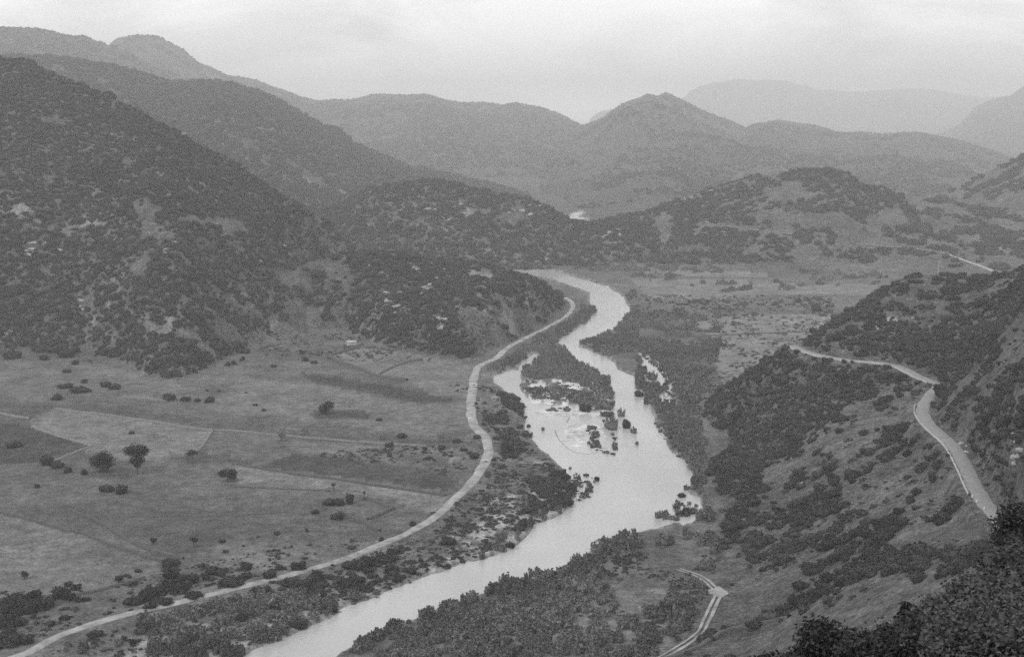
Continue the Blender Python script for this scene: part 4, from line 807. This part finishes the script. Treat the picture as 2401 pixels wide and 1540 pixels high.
tree(892,1030,16,22,'faint bare tree left of the two low dark shrubs', [(0,0,.65,.42,.3)], .35, 90, .24, M_RIV, 0, 'bare_tree')
tree(2312,1008,1,1,'x',[(0,0,.5,.1,.1)],.2,3) if False else None

# ------------------------------------------------------------------ dry stone walls of the fields, parapet, marker stones
def wall(pxs, h, th_, label, m=M_WALL, name='stone_wall', path=None, cat='wall'):
    d = path if path is not None else path_on_ground(pxs, 1.6, 4, 0.0)
    r = np.random.default_rng(len(d) * 13 + int(h * 100)); n = len(d); top = h * (.8 + .4 * r.random(n)); d = d.copy(); d[:, :2] += r.normal(size=(n, 2)) * th_ * .12
    V, f = strip(d, [th_ * .6, th_ * .42 + .1 * (r.random(n) - .5), -th_ * .42 + .1 * (r.random(n) - .5), -th_ * .6], [-.35, top, top * (.9 + .2 * r.random(n)), -.35])
    o = link(name, mesh_np(name, V, f, m)); return tag(o, label, cat)
wall([(128,958),(180,966),(260,975),(360,989),(430,1001),(498,1009),(540,1010),(650,1020),(760,1030),(900,1040),(1000,1046)], .6, .7, 'long pale dry stone wall crossing the fields above the big oaks')
wall([(0,970),(35,977),(70,982)], .8, .8, 'short stone wall at the left edge of the fields')
wall([(498,1010),(486,1030),(470,1052),(448,1066)], .7, .8, 'short stone wall closing the right end of the pale pasture')
wall([(75,1001),(140,1024),(210,1045),(195,1054),(120,1085)], .7, .8, 'stone wall along the edge of the dark fallow field')
wall([(0,1203),(80,1222),(140,1240),(200,1254),(270,1282),(330,1302),(400,1323)], .8, .9, 'grassy field wall above the smooth lower pasture', M_DARKWALL)
wall([(160,1195),(230,1222),(290,1260),(350,1290),(430,1310)], .6, .9, 'second dark field bank running beside the lower pasture wall', M_DARKWALL)
wall([(545,1088),(620,1100),(690,1112),(770,1122),(850,1134),(950,1148),(1045,1162)], .7, .9, 'dark field wall under the long stubble strip', M_DARKWALL)
wall([(770,836),(800,852),(850,868),(880,882),(920,889),(955,892)], 1.3, 1.6, 'dark hedged wall across the ploughed field below the white hut', M_DARKWALL)
wall([(770,836),(815,822),(850,808)], 1.2, 1.6, 'dark hedge closing the field below the white hut', M_DARKWALL)
wall([(885,880),(930,858),(990,842)], .7, .9, 'thin hedge line inside the ploughed field', M_DARKWALL)
wall([(852,1168),(880,1176),(900,1186),(924,1192)], .8, 1.0, 'dark wall on the far side of the small walled plot', M_DARKWALL)
wall([(924,1192),(895,1206),(862,1218)], .8, 1.0, 'dark wall on the near side of the small walled plot', M_DARKWALL)
wall([(800,1202),(850,1225),(890,1245)], .7, 1.0, 'dark hedge running down from the small walled plot to the road', M_DARKWALL)
wall([(290,850 + 80),(340,934),(394,940)], .5, .7, 'thin pale wall left of the row of four dark shrubs')
wall([(1550,786),(1640,788),(1760,783),(1850,780),(1895,779)], .6, .8, 'thin dark field boundary across the far meadow', M_DARKWALL)
wall([(60,1402),(180,1394),(260,1377),(340,1354)], .6, 1.2, 'low scrubby bank along the bottom of the lower pasture', M_DARKWALL)
wall([(1560,1548),(1640,1517),(1700,1484),(1760,1466),(1850,1446)], .8, 1.4, 'dark hedge bank between the wheel track and the grassy slope', M_DARKWALL)
wall([(540,1140),(640,1146),(760,1150),(770,1152)], .4, .7, 'low grassy bank below the umbrella shaped oak', M_DARKWALL)
wall([(285,1165),(400,1180),(540,1208),(600,1205),(680,1200)], .35, .7, 'faint field line below the oval dark shrubs', M_DARKWALL)
def offset(path, o_, z_=0):
    d = np.gradient(path, axis=0)[:, :2]; d /= np.linalg.norm(d, axis=1)[:, None]; p = path.copy(); p[:, 0] += -d[:, 1] * o_; p[:, 1] += d[:, 0] * o_; p[:, 2] += z_; return p
pxr, pyr = project(road_r[:, 0], road_r[:, 1], road_r[:, 2])
def seg(a, b_): return offset(road_r[(np.arange(len(road_r)) >= a) & (np.arange(len(road_r)) < b_)], 2.75)
i_end = int(np.argmin(np.abs(pyr - 1160) + (pxr < 2200) * 999)); i_bend = int(np.argmin(np.hypot(pxr - 2168, pyr - 948))); i_a = int(np.argmin(np.hypot(pxr - 2185, pyr - 905)))
wall(None, .5, .3, 'long pale parapet wall along the outer edge of the near curving road', M_PARA, 'parapet_wall', seg(i_end, i_bend))
wall(None, .5, .3, 'pale parapet wall of the upper road leading to the hill spur', M_PARA, 'parapet_wall', seg(i_a, len(road_r)))
for i, (x, y) in enumerate([(2280,1166),(2291,1178),(2308,1195),(2338,1221)]):
    p = hit(x, y); V, f = tube([(0, 0, -.2), (0, 0, .5), (0, 0, .75), (0, 0, .8)], [.26, .24, .18, .02], 10)
    tag(link('marker_stone', mesh_np('marker_stone', V, f, M_WHITE), None, (p[0], p[1], zat(p[0], p[1]))), ['white roadside marker stone just past the end of the parapet wall', 'second white marker stone from the parapet wall end', 'third white marker stone from the parapet wall end', 'white marker stone nearest the dark foreground bank'][i], 'marker stone')

# ------------------------------------------------------------------ white hut, poles
def boxq(x0, x1, y0, y1, z0, z1):
    V = np.array([(x, y, z) for x in (x0, x1) for y in (y0, y1) for z in (z0, z1)], float)
    return V, np.array([(0, 1, 3, 2), (4, 6, 7, 5), (0, 4, 5, 1), (2, 3, 7, 6), (0, 2, 6, 4), (1, 5, 7, 3)])
p = hit(825, 811); hut = bpy.data.objects.new('stone_hut', None); C.objects.link(hut); hut.location = (p[0], p[1], zat(p[0], p[1]) - .2); hut.rotation_euler[2] = .12
tag(hut, 'small whitewashed field hut at the foot of the left hill above the ploughed field', 'hut')
link('wall', mesh_np('wall', *boxq(-2.7, 2.7, 0, 3.2, 0, 2.3), M_WHITE), hut)
V = np.array([(-2.9, -.3, 2.25), (2.9, -.3, 2.25), (2.9, 3.5, 2.8), (-2.9, 3.5, 2.8), (-2.9, -.3, 2.4), (2.9, -.3, 2.4), (2.9, 3.5, 2.95), (-2.9, 3.5, 2.95)])
link('roof', mesh_np('roof', V, [(0, 3, 2, 1), (4, 5, 6, 7), (0, 1, 5, 4), (1, 2, 6, 5), (2, 3, 7, 6), (3, 0, 4, 7)], M_ROOF), hut)
link('door', mesh_np('door', *boxq(-.1, .7, -.04, .02, .1, 1.9), plain_mat('weathered_door', .3, .2, 2)), hut)
def pole(x, y0, y1, label, arm=True, xoff=0):
    p = hit(x, y0); H = (y0 - y1) * p[1] / F; root = bpy.data.objects.new('utility_pole', None); C.objects.link(root); root.location = p; tag(root, label, 'pole')
    V, f = tube([(0, 0, -.5), (0, 0, H * .5), (0, 0, H)], [.22, .19, .15], 8); link('post', mesh_np('post', V, f, M_WOOD, smooth_=True), root)
    if arm: link('crossarm', mesh_np('crossarm', *boxq(-.9, .9, -.08, .08, H - .9, H - .72), M_WOOD), root)
pole(2199,652,609,'tall pale utility pole rising behind the crest of the right hillside')
pole(2064,649,631,'distant pale pole in the far meadow left of the tall one', False)
pole(1718,657,645,'faintest distant pole in the far valley meadow', False)
pole(2180,595,583,'small far pole beside the far road', False)

# ------------------------------------------------------------------ rocks on the hills
def rocks(cands, n, label, group, size):
    k = 0
    while k < n:
        (x0, y0, x1, y1) = cands[int(rng.integers(len(cands)))]; x = x0 + (x1 - x0) * rng.random(); y = y0 + (y1 - y0) * rng.random(); p = hit(x, y); k += 1
        if p is None: continue
        s = size * (.5 + rng.random()); place('rock', T_ROCK[k % 4], (p[0], p[1], p[2] - .1), s, s * .8, label, 'rock', group)
rocks([(900,670,950,740),(1010,730,1060,780),(990,660,1010,700)], 40, 'pale rock outcrop block on the low spur above the dirt road', 'rocks on the low left spur', 1.8)
rocks([(2040,745,2150,790),(1900,745,1960,775)], 40, 'pale rock on the bare scree near the crest of the right hill', 'rocks on the right hill scree', .8)
rocks([(2375,1010,2401,1090),(2250,1040,2290,1060),(1860,1110,1880,1140)], 24, 'pale boulder on the right hillside above the curving road', 'boulders above the curving road', .9)
rocks([(50,570,80,600),(330,340,370,380),(180,700,200,740),(90,560,150,640),(500,300,560,340),(380,560,430,600),(600,560,680,620)], 40, 'pale rock showing through scrub on the steep left hill', 'rocks on the steep left hill', 1.5)
rocks([(1000,480,1100,520),(1410,540,1470,575),(1170,480,1290,510)], 40, 'pale rock outcrop on the hazy knoll across the valley', 'rocks on the valley knoll', 2.6)

# ------------------------------------------------------------------ dark foreground bushes and grass just below the camera
def near_bush(px, py, Y, wpx, hpx, label, n=5200, size=.055, seed=0, m=M_NEAR):
    hpx = hpx * (.72 if px > 2180 and py > 1300 else 1); dx, dy, dz = ray(px, py); X = dx / dy * Y; ztop = CAMZ + ray(px, py - hpx)[2] / ray(px, py - hpx)[1] * Y; zb = float(zat(X, Y)) - .2
    W = wpx / F * Y / 2; H = max(ztop - zb, .8); r = np.random.default_rng(seed)
    root = bpy.data.objects.new('foreground_bush', None); C.objects.link(root); root.location = (X, Y, zb); tag(root, label, 'bush', None)
    lobes = []
    for i in range(13):
        a = r.random() * 6.28; q = math.sqrt(r.random()) * .8; s = (.22 + .2 * r.random()); zc = H * (.35 + .5 * r.random() * (1 - q * .5)); lobes.append(((math.cos(a) * q * W, math.sin(a) * q * W * .9, zc), (s * W * 1.1, s * W * 1.1, min(s * W * 1.0, H - zc + .15))))
    prts = []
    for c, rad in lobes[:9]: c = np.array(c); prts.append(tube([(c[0] * .1, c[1] * .1, 0), c * .6 + r.normal(size=3) * .05, c], [.05, .03, .01], 5))
    V, f = join_tq(prts); link('branch', mesh_np('branch', V, f, M_BARK), root)
    # leafy sprays: many leaves on short twigs
    tw = shell_points(r, lobes, n // 9, .45); k = 9; cen = np.repeat(tw, k, 0) + r.normal(size=(len(tw) * k, 3)) * np.array([.11, .11, .09])
    V, f = join_tq([leaf_quads(cen, size, r, .5, 1.1), blobs(r, lobes, .42)]); o = link('foliage', mesh_np('foliage', V, f, m), root); tag(o, kind='stuff'); return root
NB = [(1830,1600,34,220,130,'leftmost dark leafy bush at the bottom of the foreground'),(1960,1600,31,230,165,'dark leafy bush with pale leaf tips at the bottom edge, second from the left'),(2090,1600,28,230,150,'dark leafy foreground bush in the middle of the bottom right'),
      (2220,1600,26,240,190,'dense dark foreground bush left of the corner'),(2350,1600,24,260,250,'dark bush filling the bottom right corner'),(2330,1460,33,220,110,'shaded bush on the steep bank above the corner bush'),
      (2400,1440,31,180,150,'dark bush at the right edge of the frame, above the corner'),(2240,1450,38,170,70,'tangled dark bush below the grassy foreground slope'),(2400,1250,42,150,110,'dark overhanging bush on the bank hiding the end of the road'),
      (2385,1330,36,150,70,'dark bush under the overhanging bank bush'),(2290,1560,21,200,40,'low leafy bush nearest to the camera'),(2110,1540,36,160,50,'low twiggy bush behind the dark foreground row')]
NB += [(2380,1650,13,420,70,'bush nearest of all, filling the last corner of the slope'),(2440,1600,15,260,110,'dark bush half outside the right frame edge at the corner'),(2300,1640,18,260,80,'twiggy bush hugging the slope in the extreme bottom right'),(2401,1560,18,200,90,'bush cut by the bottom right corner of the frame'),(2180,1640,22,240,70,'low bush along the bottom edge left of the corner'),
 (2300,1500,27,200,90,'dark bush in the middle of the foreground bank'),(2401,1520,27,180,110,'dark bush on the bank touching the right frame edge'),(2350,1390,34,130,90,'dark bush just under the hidden road end'),
 (2260,1390,44,120,50,'outermost dark bush of the bank beside the dry grass'),(2180,1420,48,120,40,'low dark bush between dry grass and the foreground bank'),(2395,1200,46,110,60,'topmost dark bush of the bank beside the paved road'),
 (1990,1480,46,140,45,'low dark bush rising into the dry grass'),(1900,1500,50,130,30,'ragged low bush at the foot of the grassy slope'),(2080,1455,50,110,30,'small ragged bush in the dry grass near the bank')]
for i, (px, py, Y, wp, hp, lb) in enumerate(NB): near_bush(px, py, Y, wp, hp, lb, 16000 if Y < 24 else (9000 if Y < 32 else 6500), (.012 + .0014 * Y) * (.8 if px > 2180 else 1), i + 40, M_NEAR2 if px > 2180 and py > 1300 else M_NEAR)
def near_grass(name, rows_, n, label, lo, hi, hgt):
    P_ = []
    while len(P_) < n:
        px = 1700 + 760 * rng.random(); py = 1300 + 300 * rng.random(); dx, dy, dz = ray(px, py); u = dx / dy; Y = lo * (hi / lo) ** rng.random(); X = u * Y
        P_.append((X, Y, float(zat(X, Y))))
    P_ = np.array(P_); a = rng.random(n) * 6.28; h = hgt * (.5 + rng.random(n)); wv = .012 + P_[:, 1] * .00012
    b0 = P_ + np.stack([np.cos(a) * wv, np.sin(a) * wv, 0 * a], 1); b1 = P_ - np.stack([np.cos(a) * wv, np.sin(a) * wv, 0 * a], 1); tp_ = P_ + np.stack([rng.normal(size=n) * h * .35, rng.normal(size=n) * h * .35, h], 1)
    V = np.stack([b0, b1, tp_], 1).reshape(-1, 3); o = link(name, mesh_np(name, V, np.arange(3 * n).reshape(n, 3), M_GRASS)); tag(o, label, 'grass', None, 'stuff')
near_grass('foreground_grass', None, 60000, 'dry grass stalks on the foreground slope below the camera', 48, 160, .45)

# ------------------------------------------------------------------ haze
hm = bpy.data.materials.new('haze_air'); hm.use_nodes = True; t = hm.node_tree; t.nodes.clear(); ho = N(t, 'ShaderNodeOutputMaterial'); pv = N(t, 'ShaderNodeVolumePrincipled')
pv.inputs['Color'].default_value = (.93, .93, .93, 1); pv.inputs['Density'].default_value = 1.95e-4; pv.inputs['Anisotropy'].default_value = 0.2; t.links.new(pv.outputs[0], ho.inputs['Volume'])
top = float(Z.max()) + 25
V, f = boxq(-14900, 14900, -14900, 15300, -3.6, top); o = link('haze', mesh_np('haze', V, f, hm)); tag(o, 'thin grey haze filling the valley', None, None, 'stuff')
print('top', top)
